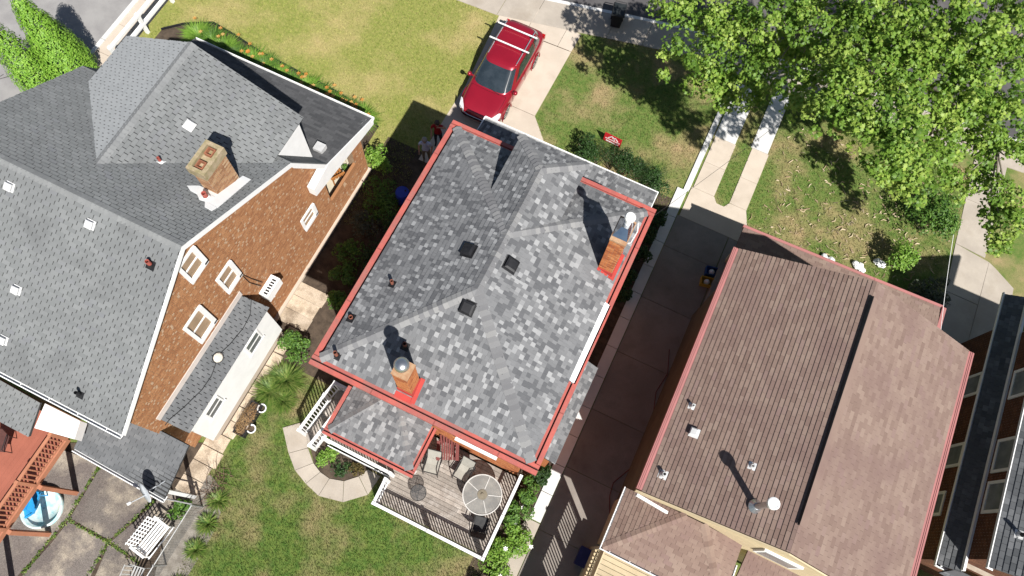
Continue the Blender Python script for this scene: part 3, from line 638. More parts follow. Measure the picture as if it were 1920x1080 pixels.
redpipe = mat('red_pipe', (.42, .10, .08), (.3, .08, .06), 5, .6)
pipe(lh, (-13.18, 5.75, fz(5.75)), .26, .045, white, redpipe, nFm); pipe(lh, (-11.22, 5.3, fz(5.3)), .28, .07, white, redpipe, nFm)
pipe(lh, (-11.11, 2.8, zr(2.8)), .28, .06, black_plastic, redpipe, nRm); pipe(lh, (-11.99, -1.0, zr(-1.0)), .3, .05, black_plastic, black_plastic, nRm)
# balusters of the porch opening
for i in range(20):
    if i in (9, 10): continue
    y = 9.2 + i * .09; M().box((LX - .06, y, 1.2), (LX + .03, y + .045, 1.56)).build('baluster', brick_left, lh)
M().box((LX - .08, 9.13, 1.56), (LX + .04, 10.95, 1.62)).build('hand_rail', brick_left, lh)
# white side addition with a shed roof
ad = [(LX, 3.95, 3.75), (LX, -.68, 3.75), (-10.05, -.68, 2.85), (-10.05, 4.15, 2.85)]
ar = M().slab(ad, .08).build('addition_roof', asphalt_under, lh); sh_slate = mat('bluish_shingle', (.2, .2, .2), (.11, .115, .12), .8, rough=.95, ramp=[(0, (.12, .125, .13)), (1, (.17, .175, .18))], fine=.18, fscale=110, spec=.1, lo=.4, hi=.7)
emit(shingles(ad, .125, .275, gap=.026, thick=.02), 'shingle', sh_slate, ar, 60, 'shingle_field')
M().slab([(LX + .03, 4.0, 3.73), (LX + .03, -.72, 3.73), (LX + .03, -.72, 4.03), (LX + .03, 4.0, 4.03)], .03).build('flashing_board', mat('pinkish_white_board', (.62, .56, .52), (.56, .5, .46), 2), lh)
aw = M().box((LX + .01, -.6, .45), (-10.12, 4.02, 2.8)).build('addition_wall', white, lh)
for a, b, c, d in ((2.53, 3.31, 1.72, 2.58), (.01, .77, 1.64, 2.45)):
    f = M().box((-10.12, a, c), (-10.09, a + .07, d)); f.box((-10.12, b - .07, c), (-10.09, b, d)); f.box((-10.12, a + .07, d - .07), (-10.095, b - .07, d)); f.box((-10.12, a - .05, c - .06), (-10.07, b + .05, c + .05)); f.box((-10.12, a + .07, (c + d) / 2 - .03), (-10.095, b - .07, (c + d) / 2 + .03))
    f = f.build('window', white, aw); M().box((-10.118, a + .06, c + .06), (-10.105, b - .06, d - .06)).build('pane', mat('grey_pane', (.10, .11, .115), (.15, .16, .16), 2, .15, fine=0), f)
M().box((LX + .01, -.55, 0), (-10.16, 3.97, .449)).build('addition_base', concrete_tan, lh)
# rear porch roof, small roof and white flat roof
pb = [(-13.1, -1.0, 3.25), (-9.68, -1.0, 3.25), (-9.62, -2.77, 2.75), (-13.1, -2.69, 2.75)]
sh_slate = mat('bluish_shingle', (.2, .2, .2), (.13, .14, .155), .8, rough=.95, ramp=[(0, (.12, .13, .145)), (1, (.18, .19, .205))], fine=.18, fscale=110, spec=.15, lo=.4, hi=.7)
pbr = M().slab(pb, .08).build('rear_porch_roof', asphalt_under, lh); emit(shingles(pb, .125, .275, gap=.014, thick=.012), 'shingle', sh_slate, pbr, 60, 'shingle_field')
white_gutter(lh, (-13.1, -2.78, 2.72), (-9.6, -2.86, 2.72), o=(0, -1))
pa = [tuple(P(-60, 690, 3.9)), tuple(P(85, 766, 3.9)), tuple(P(55, 820, 3.6)), tuple(P(-90, 765, 3.6))]
pa = [(-17.2, -1.75, 4.1), (-14.15, -1.85, 4.1), (-14.1, -2.9, 3.6), (-17.2, -2.9, 3.6)]
par = M().slab(pa, .08).build('lean_to_roof', asphalt_under, lh); emit(shingles(pa, .125, .275, gap=.026, thick=.02), 'shingle', sh_left, par, 40, 'shingle_field')
wb = [P(86, 757, 3.7), P(152, 790, 3.7), P(141, 824, 3.7), P(66, 803, 3.7)]
M().prism([(p.x, p.y) for p in wb], 3.3, 3.75).build('flat_white_roof', white, lh)
for x, y in ((-9.8, -2.55), (-12.9, -2.5)): M().box((x - .06, y - .06, 0), (x + .06, y + .06, 2.65)).build('porch_post', white, lh)
# junction puck and cable on the addition roof
an = V3((.9, 0, .7)).normalized(); pk = ON(408, 670, (LX, 0, 3.75), (.9, 0, .7))
pkt = thing('junction_box', 'round white junction box on the narrow side roof of the left house', 'junction box', tuple(pk))
M().lathe(pk, [(.17, 0), (.17, .05), (.13, .09), (.03, .1)], 10, axis=an).build('cover', mat('cream_plastic', (.62, .58, .5), (.55, .5, .43), 5), pkt)
M().lathe(pk, [(.21, -.01), (.21, .03)], 8, axis=an).build('base_plate', black_plastic, pkt)
cb = []
for q in ((470, 562), (468, 590), (455, 615), (430, 645), (412, 662)): cb.append(ON(*q, (LX, 0, 3.75), (.9, 0, .7)) + an * .04)
cb2 = [ON(*q, (LX, 0, 3.75), (.9, 0, .7)) + an * .04 for q in ((404, 680), (395, 705), (378, 730), (345, 762), (318, 785), (308, 797))]
ca = M().tube(cb, .012, 6); ca.tube(cb2, .012, 6); tag(ca.build('cable', black_plastic), 'black cable running down the narrow side roof of the left house', 'cable')
# window air conditioner
ac = thing('air_conditioner', 'white air conditioner hung on the brown brick side wall', 'air conditioner', (-10.5, 4.88, 2.1))
M().box((LX + .01, 4.47, 2.15), (-10.38, 5.28, 2.62)).build('casing', white, ac)
gl = M()
for i in range(6): gl.box((-10.6, 4.55 + i * .11, 2.621), (-10.45, 4.61 + i * .11, 2.63))
gl.build('grille', black_plastic, ac); M().box((-10.72, 4.7, 2.0), (-10.42, 4.76, 2.149)).build('bracket', white, ac)
wi = M().tube([PX(449, 512, LX + .03), PX(470, 522, LX + .03), PX(492, 530, LX + .06)], .012, 6); wi.tube([PX(450, 513, LX + .03), PX(468, 530, LX + .03), PX(490, 537, LX + .06)], .012, 6)
tag(wi.build('wires', black_plastic), 'two thin black wires sagging across the brick wall to the air conditioner', 'wire')

# ------------------------------------------------------------------ brown-roofed house on the right
BT = [(0, (.18, .124, .102)), (.3, (.212, .15, .123)), (.6, (.23, .165, .135)), (.85, (.252, .186, .151)), (1, (.212, .145, .128))]
sh_br = mat('brown_shingle', (.2, .13, .1), (.185, .125, .108), .7, rough=.95, ramp=BT, fine=.16, fscale=110, spec=.1, lo=.45, hi=.7)
siding = mat('cream_siding', (.58, .47, .30), (.52, .42, .27), 1.5, .7, fine=.06)
EX0, EX1, EZ, RX, RZ2, NY, SY = 3.40, 11.42, 5.80, 7.41, 7.40, 12.05, 3.60
KE = (RZ2 - EZ) / (RX - EX0)
bh = thing('siding_house', 'cream sided house with broad brown shingled gable roof and faded red gutters', 'house', (RX, 7.8, 0))
g0 = .16
w_pl = [(EX0 + g0, SY, EZ + g0 * KE), (EX0 + g0, NY, EZ + g0 * KE), (RX, NY, RZ2), (RX, SY, RZ2)]; e_pl = [(RX, SY, RZ2), (RX, NY, RZ2), (EX1 - g0, NY, EZ + g0 * KE), (EX1 - g0, SY - 1.6, EZ + g0 * KE), (RX, SY - 1.6, RZ2)]
e_pl = [(RX, SY, RZ2), (RX, NY, RZ2), (EX1 - g0, NY, EZ + g0 * KE), (EX1 - g0, SY, EZ + g0 * KE)]
r = M().slab(w_pl, .12); r.slab(e_pl, .12); r = r.build('roof', brown_under, bh); pc = []
shingles(w_pl, .135, .28, gap=.006, thick=.021, out=pc); shingles(e_pl, .135, .28, gap=.006, thick=.012, out=pc)
emit(pc, 'shingle', sh_br, r, 300, 'shingle_field')
# raised ridge vent
wallbr = mat('brown_wall', (.14, .11, .075), (.11, .088, .06), 2, .95, fine=.2)  # plain dark brown for the wall box, darker than the cream siding
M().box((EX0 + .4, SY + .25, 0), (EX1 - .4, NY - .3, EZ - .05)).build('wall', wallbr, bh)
gb = M(); 
for yy in (SY + .25, NY - .3): gb.slab([(EX0 + .4, yy, EZ - .06), (EX1 - .4, yy, EZ - .06), (RX, yy, RZ2 - .16)], .05)
gb.build('gable_wall', siding, bh)
sd = M()
for i in range(40):
    z = .3 + i * .14
    if z < EZ - .1: sd.box((EX0 + .4, SY + .22, z), (EX1 - .4, SY + .249, z + .125))
for i in range(12):
    z = EZ + i * .13; hw_ = (RZ2 - .2 - z) / KE
    if hw_ > .2: sd.box((RX - hw_, SY + .16, z), (RX + hw_, SY + .198, z + .115))
sd.build('siding_board_field', siding, bh, 'stuff')
M().slab([(RX - .02, 4.35, RZ2 + .12), (RX + .02, 11.5, RZ2 + .12), (RX + .24, 11.5, RZ2 - .035), (RX + .24, 4.35, RZ2 - .035)], .012).build('ridge_vent', sh_br, bh)
rv = M().slab([(RX - .02, 4.35, RZ2 + .12), (RX + .0, 11.5, RZ2 + .12), (RX - .06, 11.5, RZ2 + .05), (RX - .06, 4.35, RZ2 + .05)], .03); rv.build('ridge_vent', black_plastic, bh)  # black flank paints in the shadow under the vent's overhang
for x, o in ((EX0, -1), (EX1, 1)):
    g = M().box((x - .02 if o < 0 else x - .19, SY + .02, EZ - .1), (x + .19 if o < 0 else x + .02, NY - .02, EZ + .075)); g = g.build('gutter', pink_gutter, bh)
    g2 = M()
    for i in range(2): xx = x - o * (.03 + .05 * i); g2.box((xx - .008, SY + .02, EZ + .075), (xx + .008, NY - .02, EZ + .09))
    g2.build('gutter_rib', pink_gutter, g)
rk = M()
for (xa, za), (xb, zb) in (((EX0, EZ), (RX, RZ2)), ((RX, RZ2), (EX1, EZ))):
    rk.slab([(xa, SY - .02, za + .0), (xb, SY - .02, zb + .0), (xb, SY - .02, zb - .2), (xa, SY - .02, za - .2)], .04)
rk.build('rake_board', siding, bh)
nW = V3((-KE, 0, 1)); zw = lambda x: EZ + (x - EX0) * KE
pv = mat('pale_vent', (.66, .66, .65), (.58, .58, .57), 5, .5)
def PW(px, py): return ON(px, py, (EX0, 0, EZ), (-KE, 0, 1))
for q, h, rr_ in (((1297, 762), .2, .045), ((1243, 890), .22, .06), ((1410, 874), .1, .05)): pipe(bh, PW(*q), h, rr_, pv, pv, nW, bm=pv)
b_ = PW(1302, 812); box_vent(bh, b_, nW, pv, .2)
b_ = PW(1416, 950); tp = M().tube([b_, b_ + V3((0, 0, 1.15))], .085, 14); tp = tp.build('flue_pipe', steel, bh, smooth=False)
M().lathe(b_ + V3((0, 0, 1.15)), [(.085, 0), (.085, .1), (.16, .1), (.16, .2), (.12, .22), (.09, .2), (.02, .2)], 18).build('flue_cap', white, tp)
M().lathe(b_, [(.2, -.05), (.2, .03), (.1, .15)], 14).build('flue_boot', steel, tp)
# flat front porch roof
fp = [(3.86, 12.1, 3.25), (11.45, 12.1, 3.25), (11.45, 14.78, 3.0), (3.90, 14.55, 3.0)]
pr_ = M().slab(fp, .1).build('porch_roof', brown_under, bh); emit(shingles(fp, .135, .28, gap=.006, thick=.012), 'shingle', sh_br, pr_, 0, 'shingle_field')
M().beam((3.86, 14.58, 2.97), (11.5, 14.83, 2.97), .1, .14).build('porch_gutter', pink_gutter, bh); M().box((11.455, 12.15, 2.9), (11.6, 14.8, 3.08)).build('porch_gutter', pink_gutter, bh)
for x in (4.2, 7.6, 11.1): M().box((x - .1, 14.2, 0), (x + .1, 14.4, 2.9)).build('porch_post', siding, bh)
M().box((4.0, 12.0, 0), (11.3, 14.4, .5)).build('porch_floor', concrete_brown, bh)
# rear hip addition
ap = V3((5.3, 3.78, 4.35)); ap2 = V3((5.9, 3.78, 4.35)); c0, c1, c2_, c3 = V3((3.45, 3.85, 3.65)), V3((3.45, 1.88, 3.65)), V3((7.35, 1.88, 3.65)), V3((7.35, 3.85, 3.65))
hp = [[c0, c1, ap], [c1, c2_, ap2, ap], [c2_, c3, ap2]]; a = M()
for p in hp: a.slab(p, .08)
a = a.build('rear_roof', brown_under, bh); pc = []
for p in hp: shingles(p, .135, .28, gap=.006, thick=.014, out=pc)
emit(pc, 'shingle', sh_br, a, 60, 'shingle_field'); cp = []
caps(c1, ap, (-1, 0, -.4), (0, -1, -.4), .14, .16, cp); caps(c2_, ap2, (1, 0, -.4), (0, -1, -.4), .14, .16, cp); emit(cp, 'ridge_cap', sh_br, a, 60)
M().box((3.75, 2.2, 0), (7.1, 3.84, 3.55)).build('rear_wall', siding, bh)
white_gutter(bh, (3.39, 1.82, 3.62), (3.39, 3.86, 3.62), n=4, o=(-1, 0)); white_gutter(bh, (3.37, 1.82, 3.62), (7.41, 1.82, 3.62), n=6, o=(0, -1)); white_gutter(bh, (7.41, 1.82, 3.62), (7.41, 3.2, 3.62), o=(1, 0))
M().beam((3.5, 3.5, 5.5), (4.6, 3.5, 5.0), .08, .1).build('downpipe', white, bh)
c4 = [(7.7, 3.85, 3.3), (7.7, 2.3, 2.85), (11.3, 2.3, 2.85), (11.3, 3.85, 3.3)]
a = M().slab(c4, .08).build('rear_lean_to', brown_under, bh); emit(shingles(c4, .135, .28, gap=.006, thick=.014), 'shingle', sh_br, a, 30, 'shingle_field')
M().box((7.6, 2.2, 2.74), (11.4, 2.29, 2.86)).build('lean_to_fascia', white, bh)
wdw = M().box((7.6, SY + .15, 4.0), (8.8, SY + .22, 5.0)).build('window', white, bh); M().box((7.7, SY + .14, 4.1), (8.7, SY + .149, 4.9)).build('pane', glass, wdw)
# rear timber deck of that house
dk = thing('timber_deck', 'yellowish board deck under the white gutter at the bottom edge behind the brown roofed house', 'deck', (5, 1.2, 0))
ywood = mat('yellow_boards', (.42, .35, .24), (.36, .30, .20), 2, .8, rv=.12)
for i in range(12): 
    y = .05 + i * .17; b = M(); b.cur = random.random(); b.box((3.72, y, 1.22), (7.4, y + .155, 1.26)); b.build('board', ywood, dk)
for y0, y1 in ((-.55, .62), (.72, 1.9)):
    M().box((3.60, y0, 0), (3.66, y1, 1.30)).build('skirt', siding, dk); M().box((3.59, y0, 2.32), (3.67, y1, 2.40)).build('hand_rail', ywood, dk)
    for i in range(9): M().box((3.615, y0 + .03 + i * .13, 1.30), (3.645, y0 + .065 + i * .13, 2.32)).build('baluster', ywood, dk)
    M().box((3.60, y0, 2.46), (3.64, y1, 3.2)).build('added_shade_panel', siding, dk)  # solid board added above the rail to shade the driveway
for y in (-.6, .67, 1.95): M().box((3.57, y - .05, 0), (3.67, y + .05, 3.3)).build('post', ywood, dk)
M().box((3.60, -4.5, 0), (3.66, -.66, 3.1)).build('added_shade_screen', siding, dk); M().box((3.66, -4.5, 3.0), (7.4, -1.6, 3.1)).build('added_shade_canopy', siding, dk)  # unseen screen and roof slab, added to throw shade over the driveway

# ------------------------------------------------------------------ dark brick house at the right edge
fh = thing('brick_house', 'dark brick house with black slate roofs in shade at the right edge', 'house', (16, 10, 0))
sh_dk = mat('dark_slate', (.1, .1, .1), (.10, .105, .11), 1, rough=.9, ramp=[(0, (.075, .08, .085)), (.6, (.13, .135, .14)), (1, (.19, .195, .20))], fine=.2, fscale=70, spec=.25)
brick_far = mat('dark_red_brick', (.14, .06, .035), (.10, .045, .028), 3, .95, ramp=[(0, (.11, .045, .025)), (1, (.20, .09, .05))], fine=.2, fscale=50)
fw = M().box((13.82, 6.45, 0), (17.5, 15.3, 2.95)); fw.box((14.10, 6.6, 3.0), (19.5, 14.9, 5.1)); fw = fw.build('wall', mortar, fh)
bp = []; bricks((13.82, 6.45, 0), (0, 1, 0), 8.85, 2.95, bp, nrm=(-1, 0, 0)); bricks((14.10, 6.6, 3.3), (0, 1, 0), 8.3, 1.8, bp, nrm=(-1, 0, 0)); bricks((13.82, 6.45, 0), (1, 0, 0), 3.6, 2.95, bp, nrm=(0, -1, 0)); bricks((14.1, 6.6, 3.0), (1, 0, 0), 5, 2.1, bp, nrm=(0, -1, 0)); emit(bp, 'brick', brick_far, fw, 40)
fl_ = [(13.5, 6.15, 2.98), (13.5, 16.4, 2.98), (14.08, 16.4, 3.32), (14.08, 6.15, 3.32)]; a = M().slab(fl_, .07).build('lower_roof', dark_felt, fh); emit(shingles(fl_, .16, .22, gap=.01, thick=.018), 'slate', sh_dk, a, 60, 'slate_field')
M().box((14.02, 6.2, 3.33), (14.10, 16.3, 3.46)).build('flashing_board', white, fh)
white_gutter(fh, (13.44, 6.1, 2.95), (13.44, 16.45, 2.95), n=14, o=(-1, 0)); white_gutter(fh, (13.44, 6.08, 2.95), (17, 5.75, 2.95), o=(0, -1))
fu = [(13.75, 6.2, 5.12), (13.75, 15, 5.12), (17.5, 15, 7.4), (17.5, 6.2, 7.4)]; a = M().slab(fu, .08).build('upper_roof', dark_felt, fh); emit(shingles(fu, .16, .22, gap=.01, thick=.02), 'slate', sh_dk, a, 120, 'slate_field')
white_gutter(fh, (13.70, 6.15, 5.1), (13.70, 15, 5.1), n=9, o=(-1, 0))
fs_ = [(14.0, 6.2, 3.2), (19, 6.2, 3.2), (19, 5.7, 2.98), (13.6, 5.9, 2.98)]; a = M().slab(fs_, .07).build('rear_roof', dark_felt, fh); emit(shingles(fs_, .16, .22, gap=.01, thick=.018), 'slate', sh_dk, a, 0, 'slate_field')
M().box((14.5, 4.6, 2.2), (16.5, 5.6, 2.3)).build('awning', mat('red_canvas', (.55, .06, .04), (.5, .05, .035), 3, .7), fh)
for (x, a, b, c, d) in ((13.82, 9.8, 10.7, 1.0, 2.3), (13.82, 12.6, 13.5, 1.0, 2.3), (13.82, 8.0, 8.9, .7, 1.9), (14.10, 9.5, 10.7, 3.6, 4.7), (14.10, 8.1, 9.2, 3.6, 4.7), (14.1, 12.2, 13.3, 3.6, 4.7)):
    f = M().box((x - .05, a, c), (x, a + .1, d)); f.box((x - .05, b - .1, c), (x, b, d)); f.box((x - .05, a + .1, c), (x, b - .1, c + .1)); f.box((x - .05, a + .1, d - .1), (x, b - .1, d))
    f = f.build('window', white, fh); M().box((x - .02, a + .09, c + .09), (x - .012, b - .09, d - .09)).build('pane', glass, f)
pipe(fh, tuple(ON(1912, 1003, (13.75, 0, 5.12), (-.608, 0, 1))), .35, .06, pv, black_plastic, V3((-.6, 0, 1)), bm=pv)
# ------------------------------------------------------------------ rear deck of the main house
wood = mat('weathered_deck_board', (.33, .29, .25), (.25, .215, .185), 2.4, .9, rv=.24, fine=.25, fscale=30, third=(.40, .36, .32), tscale=2.5)
DZ = .95
deck = thing('rear_deck', 'weathered timber deck with white railings behind the red-guttered house', 'deck', (-2, 1.4, 0))
for i in range(21):
    y = -.04 + i * .1415; x0 = -3.82 if y < 1.05 else -6.36
    b = M(); cuts = [x0] + sorted(random.uniform(x0 + .8, -.4) for _ in range(1 if x0 > -5 else 2)) + [.34]
    for p, q in zip(cuts[:-1], cuts[1:]):
        b = M(); b.cur = random.random(); b.box((p + .003, y, DZ - .04), (q - .003, y + .131, DZ)); b.build('deck_board', wood, deck)
M().box((-3.8, -.06, .3), (.32, -.045, DZ - .01)).build('skirt', white, deck); M().box((.345, -.05, .1), (.36, 2.95, DZ - .01)).build('skirt', wood, deck); M().box((-3.84, -.05, .1), (-3.825, 1.05, DZ - .01)).build('skirt', white, deck); M().box((-6.3, 1.0, .1), (-3.83, 1.02, DZ - .01)).build('skirt', white, deck)
ju = M().box((-3.75, 0, 0), (-3.65, .1, DZ - .045)); 
for x in (-6.2, -3.75, -1.7, .2):
    for y in (.05, 1.2, 2.7):
        if x < -4 and y < 1: continue
        M().box((x - .05, y - .05, 0), (x + .05, y + .05, DZ - .045)).build('support_post', wood, deck)
POSTS = []
def railing(parent, a, b, z0, z1, post=True, sp=.115, m=white, bw=.032):
    a = V3((*a, 0)); b = V3((*b, 0)); L = (b - a).length; d = (b - a) / L; up_ = V3((0, 0, 1))
    ga = z0 if not isinstance(z0, tuple) else None
    za = (z0, z0) if ga is not None else z0; zb = (z1, z1) if not isinstance(z1, tuple) else z1
    M().beam(a + up_ * zb[0], b + up_ * zb[1], .10, .04).build('top_rail', m, parent); M().beam(a + up_ * (za[0] + .1), b + up_ * (za[1] + .1), .05, .05).build('bottom_rail', m, parent)
    n = max(2, int(L / sp))
    for i in range(1, n):
        t = i / n; p = a + d * L * t; lo = za[0] + (za[1] - za[0]) * t + .125; hi = zb[0] + (zb[1] - zb[0]) * t - .02
        M().beam(p + up_ * lo, p + up_ * hi, bw, bw).build('baluster', m, parent)
    if post:
        for q, zl, zh in ((a, za[0], zb[0]), (b, za[1], zb[1])):
            if any((q - w0).length < .12 for w0 in POSTS): continue
            POSTS.append(q.copy()); M().box((q.x - .055, q.y - .055, zl - .02), (q.x + .055, q.y + .055, zh + .06)).build('rail_post', m, parent)
railing(deck, (-3.74, -.01), (-1.7, -.01), DZ, DZ + 1.0); railing(deck, (-1.7, -.01), (.30, -.01), DZ, DZ + 1.0); railing(deck, (.30, -.01), (.30, 1.45), DZ, DZ + 1.0); railing(deck, (.30, 1.45), (.30, 2.9), DZ, DZ + 1.0); railing(deck, (-3.76, .84), (-3.74, -.01), DZ, DZ + 1.0)
railing(deck, (-6.30, 1.12), (-3.72, 1.08), DZ, DZ + 1.0)
st = thing('deck_stairs', 'wooden steps with white handrails at the left corner of the rear deck', 'stairs', (-6.8, 1.6, 0))
so0, so1, si0, si1 = V3((-7.03, 2.42, 0)), V3((-7.42, 1.02, 0)), V3((-6.36, 2.2, 0)), V3((-6.82, .72, 0))
M().prism([(-6.95, 2.95), (-6.95, 2.55), (-7.0, 2.4), (-6.40, 2.2), (-6.40, 2.95)], DZ - .06, DZ - .002).build('landing', wood, st)
for i in range(6):
    z = DZ - (i + 1) * .135
    for k in range(2):
        t0 = (i + k * .5 + .02) / 6; t1 = (i + k * .5 + .47) / 6; b = M(); b.cur = random.random(); b.prism([tuple(p)[:2] for p in (so0.lerp(so1, t0), so0.lerp(so1, t1), si0.lerp(si1, t1), si0.lerp(si1, t0))], z - .04, z); b.build('tread', wood, st)
for a_, b_ in ((so0, so1), (si0, si1)): M().beam(a_ + V3((0, 0, DZ - .12)), b_ + V3((0, 0, .12)), .05, .2).build('stringer', white, st)
railing(st, (-6.92, 2.95), (so0.x, so0.y), DZ, DZ + 1.0); railing(st, (so0.x, so0.y), (so1.x, so1.y), (DZ, .1), (DZ + 1.0, 1.1)); railing(st, (si0.x, si0.y), (si1.x, si1.y), (DZ, .1), (DZ + 1.0, 1.1)); railing(st, (-6.92, 2.95), (-6.2, 2.95), DZ, DZ + 1.0, post=False)
# curved paver walk
wk = [[(575, 795), (530, 800), (553, 878), (588, 855)], [(588, 855), (553, 878), (572, 906), (612, 880)]]
outer = [(530, 802), (541, 850), (553, 882), (573, 907), (597, 930), (643, 942), (690, 928), (714, 893)]; inner = [(572, 800), (578, 840), (588, 868), (601, 885), (618, 897), (645, 902), (673, 893), (690, 880)]
pl = [[G(outer[i])[0], G(outer[i + 1])[0], G(inner[i + 1])[0], G(inner[i])[0]] for i in range(7)]
pl[0] = [G((530, 802))[0], G((541, 850))[0], G((578, 840))[0], G((572, 790))[0]]
pl.append([G((572, 800))[0], G((578, 840))[0], G((600, 840))[0], G((598, 815))[0]])
slabs('curved_path', concrete, pl, z1=.03)
bedp = G((582, 838), (600, 822), (720, 890), (690, 880), (673, 893), (645, 902), (618, 897), (601, 885), (588, 868)); sheet('flower_bed_soil', bedp, .0, soil)

# ------------------------------------------------------------------ furniture on the deck
frame_dk = mat('dark_bronze_frame', (.025, .024, .024), (.035, .033, .033), 8, .4, metal=.3)
sling = mat('beige_sling', (.36, .345, .30), (.32, .305, .265), 5, .9, fine=.12, fscale=160)
sling_dk = mat('charcoal_sling', (.035, .035, .036), (.05, .05, .05), 5, .8)
def sling_chair(label, loc, rz, fab, cat='chair'):
    c = thing('patio_chair', label, cat, loc, rz, 'sling chairs on the rear deck')
    s = M(); ys = [(-.25, .40), (-.05, .385), (.25, .42)]
    for (ya, za), (yb_, zb) in zip(ys[:-1], ys[1:]): s.add([(-.23, ya, za), (.23, ya, za), (.23, yb_, zb), (-.23, yb_, zb), (-.23, ya, za - .015), (.23, ya, za - .015), (.23, yb_, zb - .015), (-.23, yb_, zb - .015)], [(0, 1, 2, 3), (7, 6, 5, 4), (0, 4, 5, 1), (2, 6, 7, 3), (1, 5, 6, 2), (3, 7, 4, 0)])
    s.build('seat', fab, c, local=True)
    s = M(); s.beam((0, -.26, .40), (0, -.46, .95), .46, .015, upv=(0, 1, .3)); s.build('backrest', fab, c, local=True)
    for sx in (-1, 1):
        M().tube([(sx * .26, .30, 0), (sx * .26, .27, .42), (sx * .27, .22, .62), (sx * .27, -.28, .64), (sx * .26, -.36, .66)], .018, 6).build('arm', frame_dk, c, local=True)
        M().tube([(sx * .26, .25, .42), (sx * .25, -.25, .40), (sx * .25, -.47, .97)], .016, 6).build('side_frame', frame_dk, c, local=True); M().tube([(sx * .26, -.1, .40), (sx * .26, -.40, 0)], .018, 6).build('leg', frame_dk, c, local=True)
    M().tube([(-.25, -.47, .97), (.25, -.47, .97)], .016, 6).build('top_bar', frame_dk, c, local=True); M().tube([(-.26, .25, .42), (.26, .25, .42)], .016, 6).build('front_bar', frame_dk, c, local=True)
    return c
sling_chair('beige sling patio chair standing nearest the covered porch roof', (-2.62, 1.95, DZ), math.radians(192), sling)
sling_chair('beige sling patio chair beside the round table near the brick wall', (-1.55, 2.2, DZ), math.radians(176), sling)
sling_chair('dark sling patio chair below the round table in the deck corner', (-.25, .95, DZ), math.radians(10), sling_dk)
redpl = mat('dull_red_plastic', (.19, .055, .05), (.16, .05, .045), 4, .6)
ad_ = thing('adirondack_chair', 'dull red slatted plastic armchair against the brick wall on the deck', 'chair', (-2.35, 2.62, DZ), math.radians(205))
for i in range(6): M().box((-.24 + i * .082, -.22, .33), (-.24 + i * .082 + .06, .28, .36)).build('seat_slat', redpl, ad_, local=True)
for i in range(6): M().beam((-.21 + i * .084, -.22, .34), (-.25 + i * .10, -.5, .92 + (.06 if 0 < i < 5 else 0)), .06, .025, upv=(0, 1, .3)).build('back_slat', redpl, ad_, local=True)
for sx in (-1, 1): M().box((sx * .33 - .06, -.35, .54), (sx * .33 + .06, .32, .57)).build('arm', redpl, ad_, local=True); M().box((sx * .3 - .03, .2, 0), (sx * .3 + .03, .28, .54)).build('leg', redpl, ad_, local=True); M().box((sx * .28 - .03, -.4, 0), (sx * .28 + .03, -.32, .54)).build('leg', redpl, ad_, local=True)
tb = thing('round_table', 'round patio table with clouded glass top and white rim', 'table', (-.62, 1.82, DZ))
frost = mat('clouded_glass', (.34, .33, .30), (.25, .245, .23), 2.6, .2, spec=.6, fine=.05, alpha=.74)
M().lathe((0, 0, .71), [(.02, 0), (.66, 0), (.66, .012), (.02, .012)], 40).build('glass_top', frost, tb, local=True)
ring = M(); n = 40; grey_rim = mat('dull_white_rim', (.58, .57, .54), (.5, .49, .46), 4)
for i in range(n): 
    a0 = 2 * math.pi * i / n; a1 = 2 * math.pi * (i + 1) / n; ring.beam((.66 * math.cos(a0), .66 * math.sin(a0), .73), (.66 * math.cos(a1), .66 * math.sin(a1), .73), .034, .03)
ring.build('rim', grey_rim, tb, local=True)
for k in range(5):
    a0 = 2 * math.pi * k / 5 + .35; M().beam((.2 * math.cos(a0), .2 * math.sin(a0), .727), (.64 * math.cos(a0), .64 * math.sin(a0), .727), .024, .012).build('spoke', grey_rim, tb, local=True)
M().lathe((0, 0, .725), [(.17, 0), (.17, .012), (.05, .02), (.05, .05), (.01, .05)], 24).build('hub', mat('tan_hub', (.22, .19, .14), (.17, .15, .11), 8), tb, local=True)
for k in range(4): a0 = math.pi / 4 + k * math.pi / 2; M().tube([(.5 * math.cos(a0), .5 * math.sin(a0), 0), (.42 * math.cos(a0), .42 * math.sin(a0), .7)], .02, 6).build('leg', white, tb, local=True)
bt = thing('side_table', 'small round see-through side table with crossed frame in the middle of the deck', 'table', (-2.62, .95, DZ))
tint = mat('smoked_glass', (.10, .10, .10), None, rough=.05, alpha=.45, fine=0)
M().lathe((0, 0, .45), [(.01, 0), (.27, 0), (.27, .008), (.01, .008)], 32).build('glass_top', tint, bt, local=True)
ring = M()
for i in range(32): a0 = 2 * math.pi * i / 32; a1 = 2 * math.pi * (i + 1) / 32; ring.beam((.27 * math.cos(a0), .27 * math.sin(a0), .455), (.27 * math.cos(a1), .27 * math.sin(a1), .455), .018, .02)
ring.build('rim', frame_dk, bt, local=True)
for k in range(2): a0 = k * math.pi / 2 + .3; M().beam((-.26 * math.cos(a0), -.26 * math.sin(a0), .44), (.26 * math.cos(a0), .26 * math.sin(a0), .44), .016, .012).build('cross_bar', frame_dk, bt, local=True)
for k in range(4): a0 = k * math.pi / 2 + .3; M().tube([(.24 * math.cos(a0), .24 * math.sin(a0), 0), (.24 * math.cos(a0), .24 * math.sin(a0), .44)], .01, 6).build('leg', frame_dk, bt, local=True)

